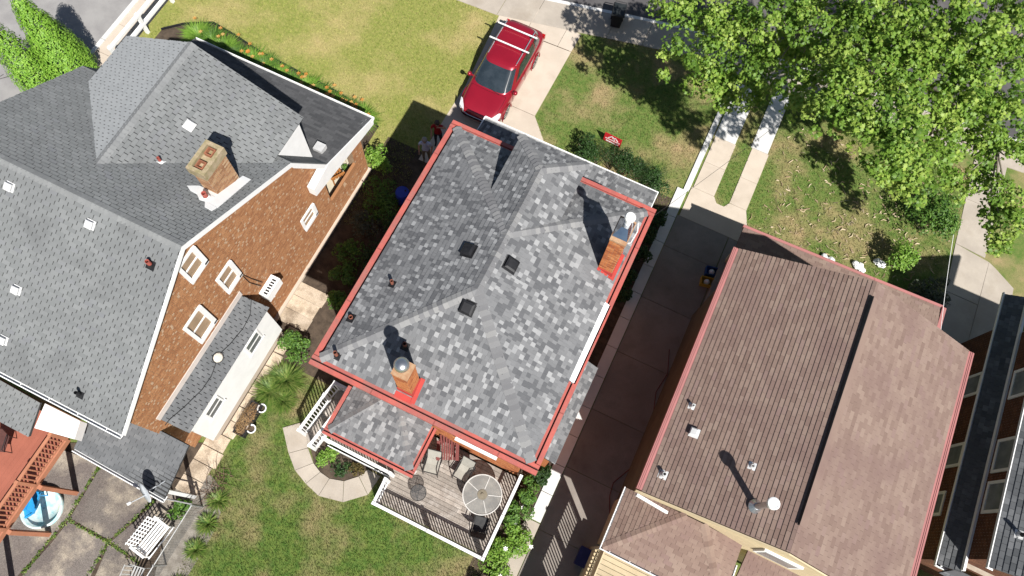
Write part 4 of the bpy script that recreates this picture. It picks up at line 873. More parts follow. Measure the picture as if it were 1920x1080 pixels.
# ------------------------------------------------------------------ red car
paint = mat('red_car_paint', (.30, .008, .022), (.27, .007, .02), 1, .28, metal=.25, spec=.5, coat=1., fine=0)
cglass = mat('car_glass', (.018, .026, .032), (.03, .04, .048), 2.5, rough=.06, spec=.8, fine=0, coat=.6)
tyre_m = mat('tyre_rubber', (.02, .02, .02), (.03, .03, .03), 5, .85); rim_m = mat('alloy_rim', (.6, .6, .6), None, rough=.3, metal=.9, fine=0); chrome = mat('bright_trim', (.75, .75, .76), None, rough=.2, metal=.8, fine=0); lamp_m = mat('headlamp', (.7, .72, .74), (.5, .5, .52), 12, .08, spec=.8, fine=0)
car = thing('parked_car', 'red estate car with silver roof bars parked nose towards the house', 'car', (-7.72, 18.1, 0), math.pi)
ST = [(-2.53, .70, .96, .50), (-2.47, .84, 1.06, .38), (-2.3, .93, 1.10, .30), (-1.9, .965, 1.11, .24), (-1.2, .98, 1.10, .22), (0, .985, 1.08, .22), (.9, .98, 1.07, .22), (1.25, .975, 1.05, .22), (1.6, .965, 1.0, .22), (2.0, .945, .93, .24), (2.28, .89, .85, .28), (2.43, .80, .77, .34), (2.52, .62, .68, .40)]
def sec(wd, zt, zb): return [(0, zt + .015), (wd * .4, zt + .012), (wd * .7, zt), (wd * .86, zt - .03), (wd * .95, zt - .10), (wd * .985, zt - .22), (wd, (zt + zb) / 2 + .02), (wd * .985, zb + .16), (wd * .95, zb + .05), (wd * .85, zb), (0, zb)]
b = M(); rings = []
for y, wd, zt, zb in ST:
    s = sec(wd, zt, zb); rings.append([(x, y, z) for x, z in s] + [(-x, y, z) for x, z in s[-2:0:-1]])
n = len(rings[0]); Vv = [p for r_ in rings for p in r_]; Ff = []
for i in range(len(rings) - 1):
    for k in range(n): Ff.append((i * n + k, (i + 1) * n + k, (i + 1) * n + (k + 1) % n, i * n + (k + 1) % n))
Ff += [tuple(range(n)), tuple((len(rings) - 1) * n + k for k in range(n - 1, -1, -1))]
b.add(Vv, Ff); body = b.build('body', paint, car, smooth=True, local=True)
NE = 5.
def gh(h): return (1.30 - .98 * h, -2.40 + .34 * h + .10 * h * h, .91 - .17 * h, 1.05 + .60 * h)
def gpt(h, fx=None, fy=None, s=1, o=0.):
    yf, yb_, wd, z = gh(h); yc = (yf + yb_) / 2; hl = (yf - yb_) / 2
    if fx is not None: return (fx * (wd + o), yc + s * (hl + o) * (1 - min(.999, abs(fx)) ** NE) ** (1 / NE), z)
    return (s * (wd + o) * (1 - min(.999, abs(fy)) ** NE) ** (1 / NE), yc + fy * (hl + o), z)
g = M(); rr_ = []; NN = 48
for h in (0, .25, .5, .75, .92, 1.0):
    yf, yb_, wd, z = gh(h); yc = (yf + yb_) / 2; hl = (yf - yb_) / 2
    rr_.append([(wd * math.copysign(abs(math.cos(t)) ** (2 / NE), math.cos(t)), yc + hl * math.copysign(abs(math.sin(t)) ** (2 / NE), math.sin(t)), z) for t in (2 * math.pi * k / NN for k in range(NN))])
yf, yb_, wd, z = gh(1.); yc = (yf + yb_) / 2; hl = (yf - yb_) / 2
for f, dz in ((.93, .028), (.75, .05), (.4, .065)): rr_.append([((p[0]) * f, yc + (p[1] - yc) * (f if f < .9 else .965), z + dz) for p in rr_[5]])
Vv = [p for r_ in rr_ for p in r_]; Ff = []
for i in range(len(rr_) - 1):
    for k in range(NN): Ff.append((i * NN + k, i * NN + (k + 1) % NN, (i + 1) * NN + (k + 1) % NN, (i + 1) * NN + k))
Ff.append(tuple((len(rr_) - 1) * NN + k for k in range(NN))); g.add(Vv, Ff); g.build('cabin', paint, car, smooth=True, local=True)
def panel(name, fn, us, vs, m, par=car):
    p = M(); Vv = [fn(u, v) for v in vs for u in us]; nu = len(us); Ff = [(j * nu + i, j * nu + i + 1, (j + 1) * nu + i + 1, (j + 1) * nu + i) for j in range(len(vs) - 1) for i in range(nu - 1)]
    p.add(Vv, Ff); return p.build(name, m, par, smooth=True, local=True)
lin = lambda a, b, n: [a + (b - a) * i / (n - 1) for i in range(n)]
ws = panel('windscreen', lambda u, v: gpt(v, fx=u, s=1, o=.012), lin(-.93, .93, 17), lin(.05, .93, 6), cglass)
panel('rear_window', lambda u, v: gpt(v, fx=u, s=-1, o=.012), lin(.88, -.88, 13), lin(.3, .9, 4), cglass)
for s in (1, -1):
    for a0, a1 in ((-.80, -.50), (-.46, .05), (.09, .62)): panel('side_window', lambda u, v: gpt(v, fy=u - .12 * (v if a1 > .5 else 0), s=s, o=.012), lin(a1, a0, 8) if s > 0 else lin(a0, a1, 8), lin(.14, .86, 5), cglass)
M().tube([(-.5, 1.32, 1.06), (.15, 1.20, 1.10)], .012, 5).build('wiper', black_plastic, car, local=True)
for s in (1, -1):
    M().tube([(s * .66, .05, 1.715), (s * .67, -.9, 1.755), (s * .66, -1.85, 1.72)], .02, 6).build('roof_rail', chrome, car, local=True)
    mo = M().lathe((s * 1.08, .98, 1.12), [(.02, -.1), (.09, -.07), (.1, 0), (.08, .06), (.02, .09)], 12, axis=(0, 1, 0)).build('wing_mirror', paint, car, smooth=True, local=True)
    M().beam((s * .9, .95, 1.05), (s * 1.04, .96, 1.09), .06, .04).build('mirror_arm', paint, mo, local=True)
    hl_ = M(); hl_.add([(s * .60, 2.46, .705), (s * .86, 2.32, .80), (s * .925, 2.02, .905), (s * .84, 2.06, .925), (s * .66, 2.33, .83), (s * .93, 2.12, .76), (s * .88, 2.32, .68), (s * .62, 2.50, .62)], [(0, 1, 4), (1, 2, 3), (1, 3, 4), (0, 7, 6), (0, 6, 1), (1, 6, 5), (1, 5, 2)] if s > 0 else [(4, 1, 0), (3, 2, 1), (4, 3, 1), (6, 7, 0), (1, 6, 0), (5, 6, 1), (2, 5, 1)])
    for i, p in enumerate(hl_.v): hl_.v[i] = V3((p.x * 1.012, p.y + .018, p.z + .012))
    hl_.build('headlight', lamp_m, car, local=True)
    M().box((s * .86 - .07, -2.46, .78), (s * .86 + .07, -2.36, 1.0)).build('tail_light', mat('tail_lamp', (.35, .01, .01), None, rough=.2, fine=0), car, local=True)
    for yw in (1.53, -1.40):
        wh = M().lathe((s * .86, yw, .365), [(.20, -.11), (.33, -.115), (.365, -.07), (.365, .07), (.33, .115), (.20, .11)], 28, axis=(s, 0, 0)).build('wheel', tyre_m, car, smooth=True, local=True)
        rm = M().lathe((s * .86, yw, .365), [(.245, .09), (.255, .12), (.225, .115), (.20, .08), (.06, .085), (.05, .11), (.01, .11)], 24, axis=(s, 0, 0), cap=False)
        for k in range(5): a0 = 2 * math.pi * k / 5; rm.beam((s * .965, yw + .05 * math.cos(a0), .365 + .05 * math.sin(a0)), (s * .965, yw + .235 * math.cos(a0), .365 + .235 * math.sin(a0)), .05, .02, upv=(1, 0, 0))
        rm.build('rim', rim_m, wh, local=True)
        ar_ = M(); pp = [(s * (.985), yw + .43 * math.cos(t), .365 + .43 * math.sin(t)) for t in lin(-.25, math.pi + .25, 14)]; ar_.tube(pp, .03, 6).build('wheel_arch', paint, car, local=True)
    M().box((s * .99 - .008, -.05, .93), (s * .99 + .012, .10, .955)).build('door_handle', chrome, car, local=True); M().box((s * .99 - .008, -1.0, .94), (s * .99 + .012, -.85, .965)).build('door_handle', chrome, car, local=True)
for y in (-.62, -1.45):
    cb_ = M().beam((-.92, y, 1.84), (.92, y, 1.84), .055, .035).build('roof_bar', white, car, local=True)
    for s in (-1, 1): M().box((s * .66 - .04, y - .05, 1.75), (s * .66 + .04, y + .05, 1.825)).build('bar_foot', black_plastic, cb_, local=True)
M().add([(-.45, 2.515, .50), (.45, 2.515, .50), (.5, 2.525, .64), (-.5, 2.525, .64), (-.4, 2.55, .52), (.4, 2.55, .52), (.44, 2.55, .62), (-.44, 2.55, .62)], [(4, 5, 6, 7), (0, 1, 5, 4), (1, 2, 6, 5), (2, 3, 7, 6), (3, 0, 4, 7)]).build('grille', black_plastic, car, local=True)
M().tube([(-.62, 2.49, .66), (-.4, 2.55, .655), (.4, 2.55, .655), (.62, 2.49, .66)], .018, 6).build('grille_trim', chrome, car, local=True)
gap_m = mat('panel_gap', (.03, .004, .006), None, fine=0)
def seam(pts, par=body): M().tube(pts, .006, 4).build('panel_gap', gap_m, par, local=True)
for s in (-1, 1):
    seam([(s * .80, 1.30, 1.035), (s * .80, 1.7, .965), (s * .76, 2.1, .895), (s * .62, 2.36, .825)])
    for yy in (.95, -.28, -1.32): seam([(s * .955, yy, 1.0), (s * .985, yy, .8), (s * .99, yy, .6), (s * .985, yy, .42)])
seam([(-.62, 2.36, .825), (0, 2.42, .80), (.62, 2.36, .825)]); seam([(-.80, 1.30, 1.035), (0, 1.36, 1.06), (.80, 1.30, 1.035)])
se = M()
for sx in (-.36, .36): se.box((sx - .2, .1, .95), (sx + .2, .3, 1.35)); se.box((sx - .1, .12, 1.36), (sx + .1, .2, 1.5))
se.build('front_seats', mat('seat_cloth', (.1, .1, .1), None), car, local=True)
M().box((-.26, -2.56, .62), (.26, -2.53, .76)).build('number_plate', white, car, local=True)

# ------------------------------------------------------------------ two people by the corner of the house
skin = mat('skin', (.42, .24, .17), (.38, .21, .15), 6, .6, fine=.05)
def person(label, loc, rz, shirt, trousers, hairc, pose):
    root = thing('person', label, 'person', loc, rz)
    J = {'pel': (0, 0, .95, .135), 'wa': (0, .0, 1.12, .135), 'ch': (0, .0, 1.34, .155), 'nk': (0, .0, 1.50, .058), 'hd0': (0, .015, 1.57, .075), 'hd1': (0, .02, 1.66, .098), 'hd2': (0, .015, 1.72, .075)}
    E = [('pel', 'wa'), ('wa', 'ch'), ('ch', 'nk'), ('nk', 'hd0'), ('hd0', 'hd1'), ('hd1', 'hd2')]
    for s, k in ((-1, 'l'), (1, 'r')):
        J['hip' + k] = (s * .10, 0, .86, .095); J['kn' + k] = (s * .115, .02, .48, .062); J['an' + k] = (s * .12, -.01, .09, .042); J['to' + k] = (s * .135, .16, .05, .036)
        E += [('pel', 'hip' + k), ('hip' + k, 'kn' + k), ('kn' + k, 'an' + k), ('an' + k, 'to' + k)]
        sh, el, wr = pose[k]; J['sh' + k] = (s * .185, 0, 1.42, .068); J['el' + k] = (*el, .044); J['wr' + k] = (*wr, .029)
        d = (V3(wr) - V3(el)).normalized(); pm_ = V3(wr) + d * .07; J['pm' + k] = (*pm_, .03)
        E += [('ch', 'sh' + k), ('sh' + k, 'el' + k), ('el' + k, 'wr' + k), ('wr' + k, 'pm' + k)]
        side = d.cross(V3((0, 1, .2))).normalized()
        for i in range(4):
            o = side * (-.03 + i * .02); l = (.06, .07, .075, .062)[i]; a_ = pm_ + o + d * .03; c_ = a_ + d * l * .6 + V3((0, .02, 0)); J['f%d%s' % (i, k)] = (*a_, .0095); J['g%d%s' % (i, k)] = (*c_, .0085); E += [('pm' + k, 'f%d%s' % (i, k)), ('f%d%s' % (i, k), 'g%d%s' % (i, k))]
        t_ = V3(wr) + side * .045 + d * .05; J['th' + k] = (*t_, .010); E.append(('wr' + k, 'th' + k))
    ks = list(J); me = bpy.data.meshes.new('body'); me.from_pydata([J[k][:3] for k in ks], [(ks.index(a), ks.index(b)) for a, b in E], [])
    ob = bpy.data.objects.new('body', me); COL.objects.link(ob); sm = ob.modifiers.new('skin', 'SKIN'); ob.modifiers.new('sub', 'SUBSURF').levels = 2
    sv = me.skin_vertices[0].data
    for i, k in enumerate(ks): sv[i].radius = (J[k][3], J[k][3] * (.72 if k in ('ch', 'wa', 'pel') else 1)); sv[i].use_root = (k == 'pel')
    dg = bpy.context.evaluated_depsgraph_get(); ev = bpy.data.meshes.new_from_object(ob.evaluated_get(dg)); bpy.data.objects.remove(ob)
    ev.materials.clear()
    for m_ in (skin, shirt, trousers, black_plastic): ev.materials.append(m_)
    for p in ev.polygons:
        c = p.center; mi = 0
        armd = min((V3(c) - V3(J['el' + k][:3])).length for k in 'lr'); ush = min((V3(c) - V3(J['sh' + k][:3])).length for k in 'lr')
        if c.z < .09: mi = 3
        elif c.z < .93 and abs(c.x) < .24: mi = 2
        elif (abs(c.x) < .2 and c.z < 1.47 and c.y < .16) or ush < .2: mi = 1 if c.z < 1.5 else 0
        p.material_index = mi; p.use_smooth = True
    bo = bpy.data.objects.new('body', ev); COL.objects.link(bo); bo.parent = root
    h = M().lathe((0, -.005, 1.66), [(.108, -.06), (.112, .0), (.104, .05), (.075, .092), (.03, .112), (.004, .116)], 20, cap=False); h.build('hair', mat(hairc[0], hairc[1], hairc[2], 30, .8), root, smooth=True, local=True)
    nz = M().lathe((0, .105, 1.625), [(.018, -.02), (.014, .0), (.004, .03)], 8, axis=(0, .2, 1)); nz.build('nose', skin, root, local=True)
    for s in (-1, 1): M().lathe((s * .035, .103, 1.655), [(.004, -.008), (.011, 0), (.004, .008)], 8, axis=(0, 1, 0)).build('eye', mat('eye', (.05, .04, .035), None, fine=0), root, local=True); M().lathe((s * .10, .01, 1.63), [(.01, -.012), (.028, 0), (.01, .012)], 8, axis=(1, 0, 0)).build('ear', skin, root, local=True)
    M().box((-.025, .098, 1.578), (.025, .108, 1.588)).build('mouth', mat('lips', (.35, .13, .11), None, fine=0), root, local=True)
    return root
red_cl = mat('red_cloth', (.34, .012, .018), (.28, .01, .015), 9, .9); blue_cl = mat('pale_blue_cloth', (.50, .53, .66), (.43, .46, .6), 9, .9); dark_cl = mat('dark_trousers', (.03, .032, .04), (.04, .04, .05), 9, .9); khaki = mat('khaki_trousers', (.22, .18, .13), (.18, .15, .1), 9, .9)
person('person in red shirt shading the eyes with a raised arm beside the house corner', (-8.72, 14.05, 0), math.radians(200), red_cl, dark_cl, ('dark_hair', (.05, .035, .028), (.08, .06, .05)), {'l': (0, (-.36, .12, 1.50), (-.13, .22, 1.66)), 'r': (0, (.27, -.02, 1.15), (.24, .18, 1.0))})
person('person in pale blue shirt standing close to the left wall of the house', (-8.80, 13.12, 0), math.radians(200), blue_cl, khaki, ('grey_hair', (.30, .28, .26), (.22, .2, .19)), {'l': (0, (-.27, -.03, 1.15), (-.25, .1, .93)), 'r': (0, (.27, -.02, 1.15), (.24, .14, .95))})

# ------------------------------------------------------------------ street bin and lawn sign
bn = thing('wheelie_bin', 'black wheeled bin standing at the kerb by the street', 'bin', (-4.42, 23.35, .015), math.radians(12))
b = M(); Vb = [(x * f, y * f, z) for z, f in ((.1, .8), (.95, 1.)) for x, y in ((-.27, -.33), (.27, -.33), (.27, .33), (-.27, .33))]; b.add(Vb, [(0, 3, 2, 1), (0, 1, 5, 4), (1, 2, 6, 5), (2, 3, 7, 6), (3, 0, 4, 7)]); b.build('body', black_plastic, bn, local=True)
lid = M(); lid.add([(-.3, -.38, .95), (.3, -.38, .95), (.3, .36, .98), (-.3, .36, .98), (-.26, -.33, 1.02), (.26, -.33, 1.02), (.26, .28, 1.06), (-.26, .28, 1.06)], [(4, 5, 6, 7), (0, 1, 5, 4), (1, 2, 6, 5), (2, 3, 7, 6), (3, 0, 4, 7), (3, 2, 1, 0)]); lid.build('lid', mat('bin_lid', (.02, .024, .026), (.03, .034, .036), 4, .35), bn, local=True)
M().tube([(-.24, .36, .98), (-.24, .44, .98), (.24, .44, .98), (.24, .36, .98)], .018, 6).build('handle', black_plastic, bn, local=True)
for s in (-1, 1): M().lathe((s * .26, .3, .13), [(.02, -.03), (.13, -.03), (.13, .03), (.02, .03)], 16, axis=(1, 0, 0)).build('wheel', tyre_m, bn, local=True)
sg = thing('lawn_sign', 'small red lawn sign with white roof emblem on the front lawn', 'sign', (-2.12, 17.35, 0), math.radians(-3))
red_sign = mat('red_sign_face', (.55, .018, .03), (.5, .018, .028), 3, .5, fine=0)
M().box((-.40, -.006, .18), (.40, .006, .78)).build('panel', red_sign, sg, local=True)
for s in (-1, 1): M().tube([(s * .2, 0, 0), (s * .2, 0, .18)], .006, 6).build('stake', wire_steel, sg, local=True)
lg = M()
for (a0, b0) in (((-.22, .50), (-.06, .70)), ((-.06, .70), (.03, .60)), ((-.03, .56), (.09, .68)), ((.09, .68), (.24, .50))): lg.beam((a0[0], -.010, a0[1]), (b0[0], -.010, b0[1]), .006, .045, upv=(b0[1] - a0[1], 0, -(b0[0] - a0[0])))
lg.box((.04, -.013, .50), (.10, -.007, .57)); lg.build('emblem', white, sg, local=True)
tx = M()
for k in range(13): tx.box((-.33 + k * .052, -.012, .40), (-.33 + k * .052 + .04, -.007, .455))
tx.box((-.28, -.012, .23), (.30, -.007, .31)); tx.build('white_lettering', white, sg, local=True)
# ------------------------------------------------------------------ back corner of the left house: raised deck, pool, patio, bench
redwood = mat('red_brown_deck_paint', (.34, .115, .075), (.30, .10, .065), 1.5, .7, rv=.06, fine=.08); orange_wood = mat('orange_stained_wood', (.42, .18, .105), (.36, .15, .085), 2, .8, fine=.12)
rd = thing('raised_deck', 'red brown painted raised timber deck in the lower left corner', 'deck', (-15.4, -5, 0))
for i in range(22):
    b = M(); b.cur = random.random(); x = -17.2 + i * .155; b.box((x, -8.6, 2.20), (x + .152, -2.2, 2.25)); b.build('deck_board', redwood, rd)
M().box((-13.80, -8.6, 2.0), (-13.74, -2.6, 2.24)).build('rim_board', orange_wood, rd)
ru = M()
railing(rd, (-13.78, -2.6), (-13.78, -4.25), 2.25, 3.2, sp=.15, m=orange_wood, bw=.045); railing(rd, (-13.78, -4.25), (-13.78, -5.75), 2.25, 3.2, sp=.15, m=orange_wood, bw=.045); railing(rd, (-13.78, -5.75), (-13.78, -8.5), 2.25, 3.2, sp=.15, m=orange_wood, bw=.045)
for y in (-4.21, -5.73, -7.6): M().box((-13.60, y - .07, 0), (-13.46, y + .07, 2.35)).build('support_post', orange_wood, rd)
for x, y in ((-16.9, -2.6), (-16.9, -5.6), (-16.9, -8.3), (-15.2, -8.3)): M().box((x - .07, y - .07, 0), (x + .07, y + .07, 2.19)).build('support_post', orange_wood, rd)
# patio table and chair up there
ch_ = thing('patio_chair', 'brown mesh chair on the red brown raised deck', 'chair', (-15.35, -3.6, 2.25), math.radians(200))
mesh_br = mat('brown_mesh', (.10, .04, .035), (.08, .035, .03), 6, .8)
M().box((-.25, -.25, .40), (.25, .25, .43)).build('seat', mesh_br, ch_, local=True); M().beam((0, -.25, .42), (0, -.42, .9), .5, .02, upv=(0, 1, .3)).build('backrest', mesh_br, ch_, local=True)
for sx in (-1, 1):
    for yy in (.22, -.26): M().tube([(sx * .24, yy, 0), (sx * .24, yy, .41)], .014, 6).build('leg', black_plastic, ch_, local=True)
    M().tube([(sx * .26, .24, .41), (sx * .27, .2, .62), (sx * .27, -.3, .62)], .014, 6).build('arm', black_plastic, ch_, local=True)
tl = thing('patio_table', 'glass topped table on the raised deck cut by the left picture edge', 'table', (-15.75, -4.75, 2.25))
M().lathe((0, 0, .7), [(.01, 0), (.58, 0), (.6, .02), (.01, .02)], 32).build('top', mat('tan_table_top', (.36, .33, .27), (.3, .27, .22), 3, .3), tl, local=True)
for k in range(4): a0 = math.pi / 4 + k * math.pi / 2; M().tube([(.45 * math.cos(a0), .45 * math.sin(a0), 0), (.4 * math.cos(a0), .4 * math.sin(a0), .7)], .018, 6).build('leg', black_plastic, tl, local=True)
# paddling pool
po = thing('paddling_pool', 'round plastic paddling pool with pale floor and blue slide beside the raised deck', 'pool', (-14.2, -5.1, 0))
M().lathe((0, 0, 0), [(.66, 0.0), (.70, .24), (.64, .26), (.60, .04), (.02, .035)], 36, cap=False).build('basin', mat('printed_pool_plastic', (.66, .76, .74), (.35, .62, .66), 3.2, .4, fine=.05, lo=.45, hi=.62, third=(.62, .62, .35), tscale=2.6, tlo=.62, thi=.72), po, smooth=True, local=True)
slm = mat('blue_plastic', (.02, .22, .50), (.02, .27, .56), 3, .35, fine=.03)
sl_ = M(); q = [(-.25, .35, .55), (-.18, .05, .42), (-.22, -.2, .2), (-.4, -.42, .07)]
for a0, b0 in zip(q[:-1], q[1:]): sl_.beam(a0, b0, .26, .03)
sl_.v = [V3((p.x * 1.25, p.y * 1.25, p.z)) for p in sl_.v]; sl_.build('slide', slm, po, local=True); sw_ = M()
for s in (-.13, .13):
    for a0, b0 in zip(q[:-1], q[1:]): sw_.beam((a0[0] + s, a0[1], a0[2] + .04), (b0[0] + s, b0[1], b0[2] + .04), .03, .09)
sw_.v = [V3((p.x * 1.25, p.y * 1.25, p.z)) for p in sw_.v]; sw_.build('slide_side', slm, po, local=True)
for s in (-.1, .1): M().tube([(-.25 + s, .4, .04), (-.25 + s, .36, .55)], .025, 8).build('slide_leg', slm, po, local=True)
# cracked patio
patio_m = mat('cracked_patio', (.16, .14, .125), (.33, .285, .225), .8, .95, bump=.4, bscale=30, fine=.45, fscale=30, lo=.44, hi=.56, third=(.13, .11, .10), tscale=.55, tlo=.44, thi=.58, rvobj=.15)
sheet('patio_joint_soil', G((100, 830), (380, 830), (300, 1150), (-60, 1150), (-60, 900)), -.006, soil)
cells = [[(95, 835), (190, 868), (152, 932), (128, 973), (95, 1012), (15, 1100), (-60, 1100), (-60, 900)], [(194, 867), (330, 880), (264, 963), (205, 1013), (131, 972), (156, 930)], [(129, 977), (201, 1016), (161, 1100), (24, 1100), (99, 1015)], [(208, 1016), (266, 966), (300, 930), (340, 920), (330, 968), (262, 1054)], [(204, 1020), (258, 1056), (232, 1110), (166, 1110)]]
slabs('cracked_patio', patio_m, [G(*c) for c in cells], z1=.02)
sheet('fence_strip', G((330, 915), (395, 890), (425, 930), (400, 1000), (340, 1100), (285, 1100)), .0, gravel_grey)
sheet('stone_walk_bed', G((545, 540), (600, 545), (560, 620), (440, 800), (380, 905), (320, 940), (360, 850), (400, 822), (500, 655)), -.004, soil)
stone_m = mat('cream_stone', (.46, .375, .275), (.52, .43, .33), 2, .95, fine=.35, fscale=28, third=(.30, .235, .17), tscale=1.7, tlo=.46, thi=.64, rvobj=.12, bump=.3, bscale=25)
sv_ = []
for i in range(15):
    y0 = -2.6 + i * .58; x0 = -10.12 + (.0 if y0 > -.7 else -.45) ; x1 = -9.78 + .14 * random.random() + (.28 if 4.2 < y0 < 5.8 else 0)
    if y0 > 4.0: x0 = -10.7
    sv_.append([(x0, y0), (x1, y0 + random.uniform(-.04, .04)), (x1 + random.uniform(-.05, .05), y0 + .56), (x0, y0 + .57)])
slabs('stone_walk', stone_m, sv_, z1=.03)
# white garden bench
bw_ = thing('garden_bench', 'white slatted metal bench on the cracked patio', 'bench', (-10.2, -4.25, .02), math.radians(-98))
for i in range(5): M().box((-.55, -.16 + i * .1, .40), (.55, -.16 + i * .1 + .06, .425)).build('seat_slat', white, bw_, local=True)
for i in range(4): M().beam((-.55, -.22 - i * .05, .50 + i * .13), (.55, -.22 - i * .05, .50 + i * .13), .02, .06, upv=(0, .35, 1)).build('back_rail', white, bw_, local=True)
for i in range(9): M().beam((-.5 + i * .125, -.20, .44), (-.5 + i * .125, -.39, .93), .04, .012, upv=(0, 1, .3)).build('back_slat', white, bw_, local=True)
for sx in (-1, 1):
    M().box((sx * .58 - .04, -.3, .60), (sx * .58 + .04, .32, .635)).build('arm', white, bw_, local=True)
    M().box((sx * .58 - .025, .25, 0), (sx * .58 + .025, .30, .60)).build('leg', white, bw_, local=True); M().beam((sx * .58, -.22, 0), (sx * .58, -.3, .60), .05, .05).build('leg', white, bw_, local=True)
M().box((-.6, .36, .3), (.6, .40, .33)).build('front_bar', white, bw_, local=True)
grey_p2 = mat('dull_white_metal', (.45, .45, .44), (.36, .36, .35), 5, .6)
cw = thing('garden_chair', 'dull white metal garden chair cut by the bottom edge below the bench', 'chair', (-9.95, -5.45, .02), math.radians(-80))
for i in range(4): M().box((-.24, -.16 + i * .1, .40), (.24, -.16 + i * .1 + .05, .42)).build('seat_slat', grey_p2, cw, local=True)
for i in range(4): M().beam((-.2 + i * .13, -.2, .42), (-.2 + i * .13, -.32, .85), .03, .012, upv=(0, 1, .3)).build('back_slat', grey_p2, cw, local=True)
for sx in (-1, 1):
    M().tube([(sx * .26, .24, 0), (sx * .26, .22, .6), (sx * .26, -.26, .62)], .015, 6).build('arm', grey_p2, cw, local=True); M().tube([(sx * .25, -.2, .4), (sx * .26, -.3, 0)], .015, 6).build('leg', grey_p2, cw, local=True)
M().tube([(-.24, -.32, .86), (.24, -.32, .86)], .016, 6).build('top_rail', grey_p2, cw, local=True)
# chain-link fence
def chain(label, a, b, h):
    a = V3((*a, 0)); b = V3((*b, 0)); L = (b - a).length; d = (b - a) / L; t = thing('chain_link_fence', label, 'fence', tuple((a + b) / 2))
    M().tube([a + V3((0, 0, h)), b + V3((0, 0, h))], .024, 8).build('top_rail', wire_steel, t)
    n = max(1, round(L / 2.2))
    for i in range(n + 1): p = a + d * L * i / n; M().tube([p, p + V3((0, 0, h + .05))], .03, 8).build('post', wire_steel, t)
    w_ = M(); s = .09; k = 0
    while k * s < L:
        x = k * s
        for sg_ in (1, -1):
            x1 = x + sg_ * h * .8; za, zb = .03, h
            if x1 > L: zb = .03 + (h - .03) * (L - x) / (h * .8); x1 = L
            if x1 < 0: zb = .03 + (h - .03) * x / (h * .8); x1 = 0
            if abs(x1 - x) > .01: w_.tube([a + d * x + V3((0, 0, za)), a + d * x1 + V3((0, 0, zb))], .0035, 3, cap=False)
        k += 1
    w_.build('wire_mesh', wire_steel, t, 'stuff'); return t
chain('grey chain-link fence running down from the satellite dish corner', (-9.35, -2.72), (-9.42, -7.0), 1.05); chain('short chain-link gate panel across the gap beside the stone walk', (-10.35, -2.95), (-9.38, -2.7), 1.05)
# satellite dish
sd_ = thing('satellite_dish', 'grey satellite dish on the corner of the bluish rear porch roof', 'satellite dish', tuple(P(292, 915, 2.85)))
dc_ = P(272, 924, 3.35); ax = V3((-.35, -.85, .5)).normalized(); grey_p = mat('pale_grey_paint', (.50, .53, .56), (.46, .49, .52), 4, .5, fine=.04)
M().lathe(dc_, [(.02, -.06), (.2, -.045), (.34, .0), (.34, .012), (.2, -.03), (.02, -.045)], 28, axis=ax).build('reflector', grey_p, sd_, smooth=True)
M().tube([P(300, 908, 2.85), P(292, 912, 3.1), dc_ - ax * .08], .022, 8).build('mast', grey_p, sd_); M().tube([dc_ - ax * .05 + V3((0, 0, -.3)), dc_ + ax * .55 + V3((0, 0, -.12))], .015, 6).build('feed_arm', grey_p, sd_); fe = dc_ + ax * .55 + V3((0, 0, -.10))
M().lathe(fe, [(.05, -.06), (.05, .03), (.035, .06)], 12, axis=-ax).build('feed_horn', white, sd_); M().tube([P(312, 900, 2.86), P(300, 908, 3.0)], .014, 6).build('strut', grey_p, sd_)
# planter with dry plants
dry = mat('dry_leaf', (.24, .13, .05), (.32, .2, .09), 6, .95, ramp=[(0, (.17, .085, .035)), (.6, (.30, .16, .06)), (1, (.42, .3, .16))])
def shrub(name, label, c, r, hgt, n, m, leaf=oval_leaf, size=.09, cat='shrub', group=None, lobes=9, stems=True, squash=None, flowers=None, fm=None, fs=.06):
    t = thing(name, label, cat, (c[0], c[1], 0), group=group); P_, N_ = [], []
    for i in range(lobes):
        a0 = random.uniform(0, 6.28); rr2 = r * (.78 if lobes > 1 else 0) * math.sqrt(random.random()); rl = r * (random.uniform(.28, .6) if lobes > 1 else 1)
        zc = max(hgt * .35, hgt - rl * (hgt / (2 * r)) * 1.2) * random.uniform(.85, 1.05)
        p, d = blob_pts((c[0] + rr2 * math.cos(a0), c[1] + rr2 * math.sin(a0), min(zc, hgt * .62)), rl, int(n / lobes), -.3, squash or hgt * .45 / rl); P_.append(p); N_.append(d)
    P_ = np.concatenate(P_); N_ = np.concatenate(N_); P_[:, 2] = np.maximum(P_[:, 2], .03); N_ = N_ * .7 + np.array([0, 0, .6]) + RNG.normal(size=N_.shape) * .5
    leaves('foliage', P_, N_, size, m, leaf, t)
    if stems:
        s = M()
        for i in range(5):
            a0 = i * 1.26 + .3; s.tube([(c[0] + .04 * math.cos(a0), c[1] + .04 * math.sin(a0), 0), (c[0] + r * .4 * math.cos(a0), c[1] + r * .4 * math.sin(a0), hgt * .55), (c[0] + r * .7 * math.cos(a0 + .3), c[1] + r * .7 * math.sin(a0 + .3), hgt * .8)], [.02, .014, .006], 5)
        s.build('stem', bark, t)
    if flowers:
        idx = RNG.choice(len(P_), flowers, replace=False)
        for i in idx:
            p = V3(P_[i]) + V3((0, 0, .06)); f = M(); k = 6
            for j in range(k): a0 = 2 * math.pi * j / k; f.add([p, p + V3((math.cos(a0 - .4), math.sin(a0 - .4), .3)) * fs * .7, p + V3((math.cos(a0), math.sin(a0), .25)) * fs, p + V3((math.cos(a0 + .4), math.sin(a0 + .4), .3)) * fs * .7], [(0, 1, 2, 3)])
            f.build('flower', fm, t)
    return t
bark = mat('bark', (.14, .10, .07), (.22, .17, .12), 6, .95, bump=.5, bscale=30)
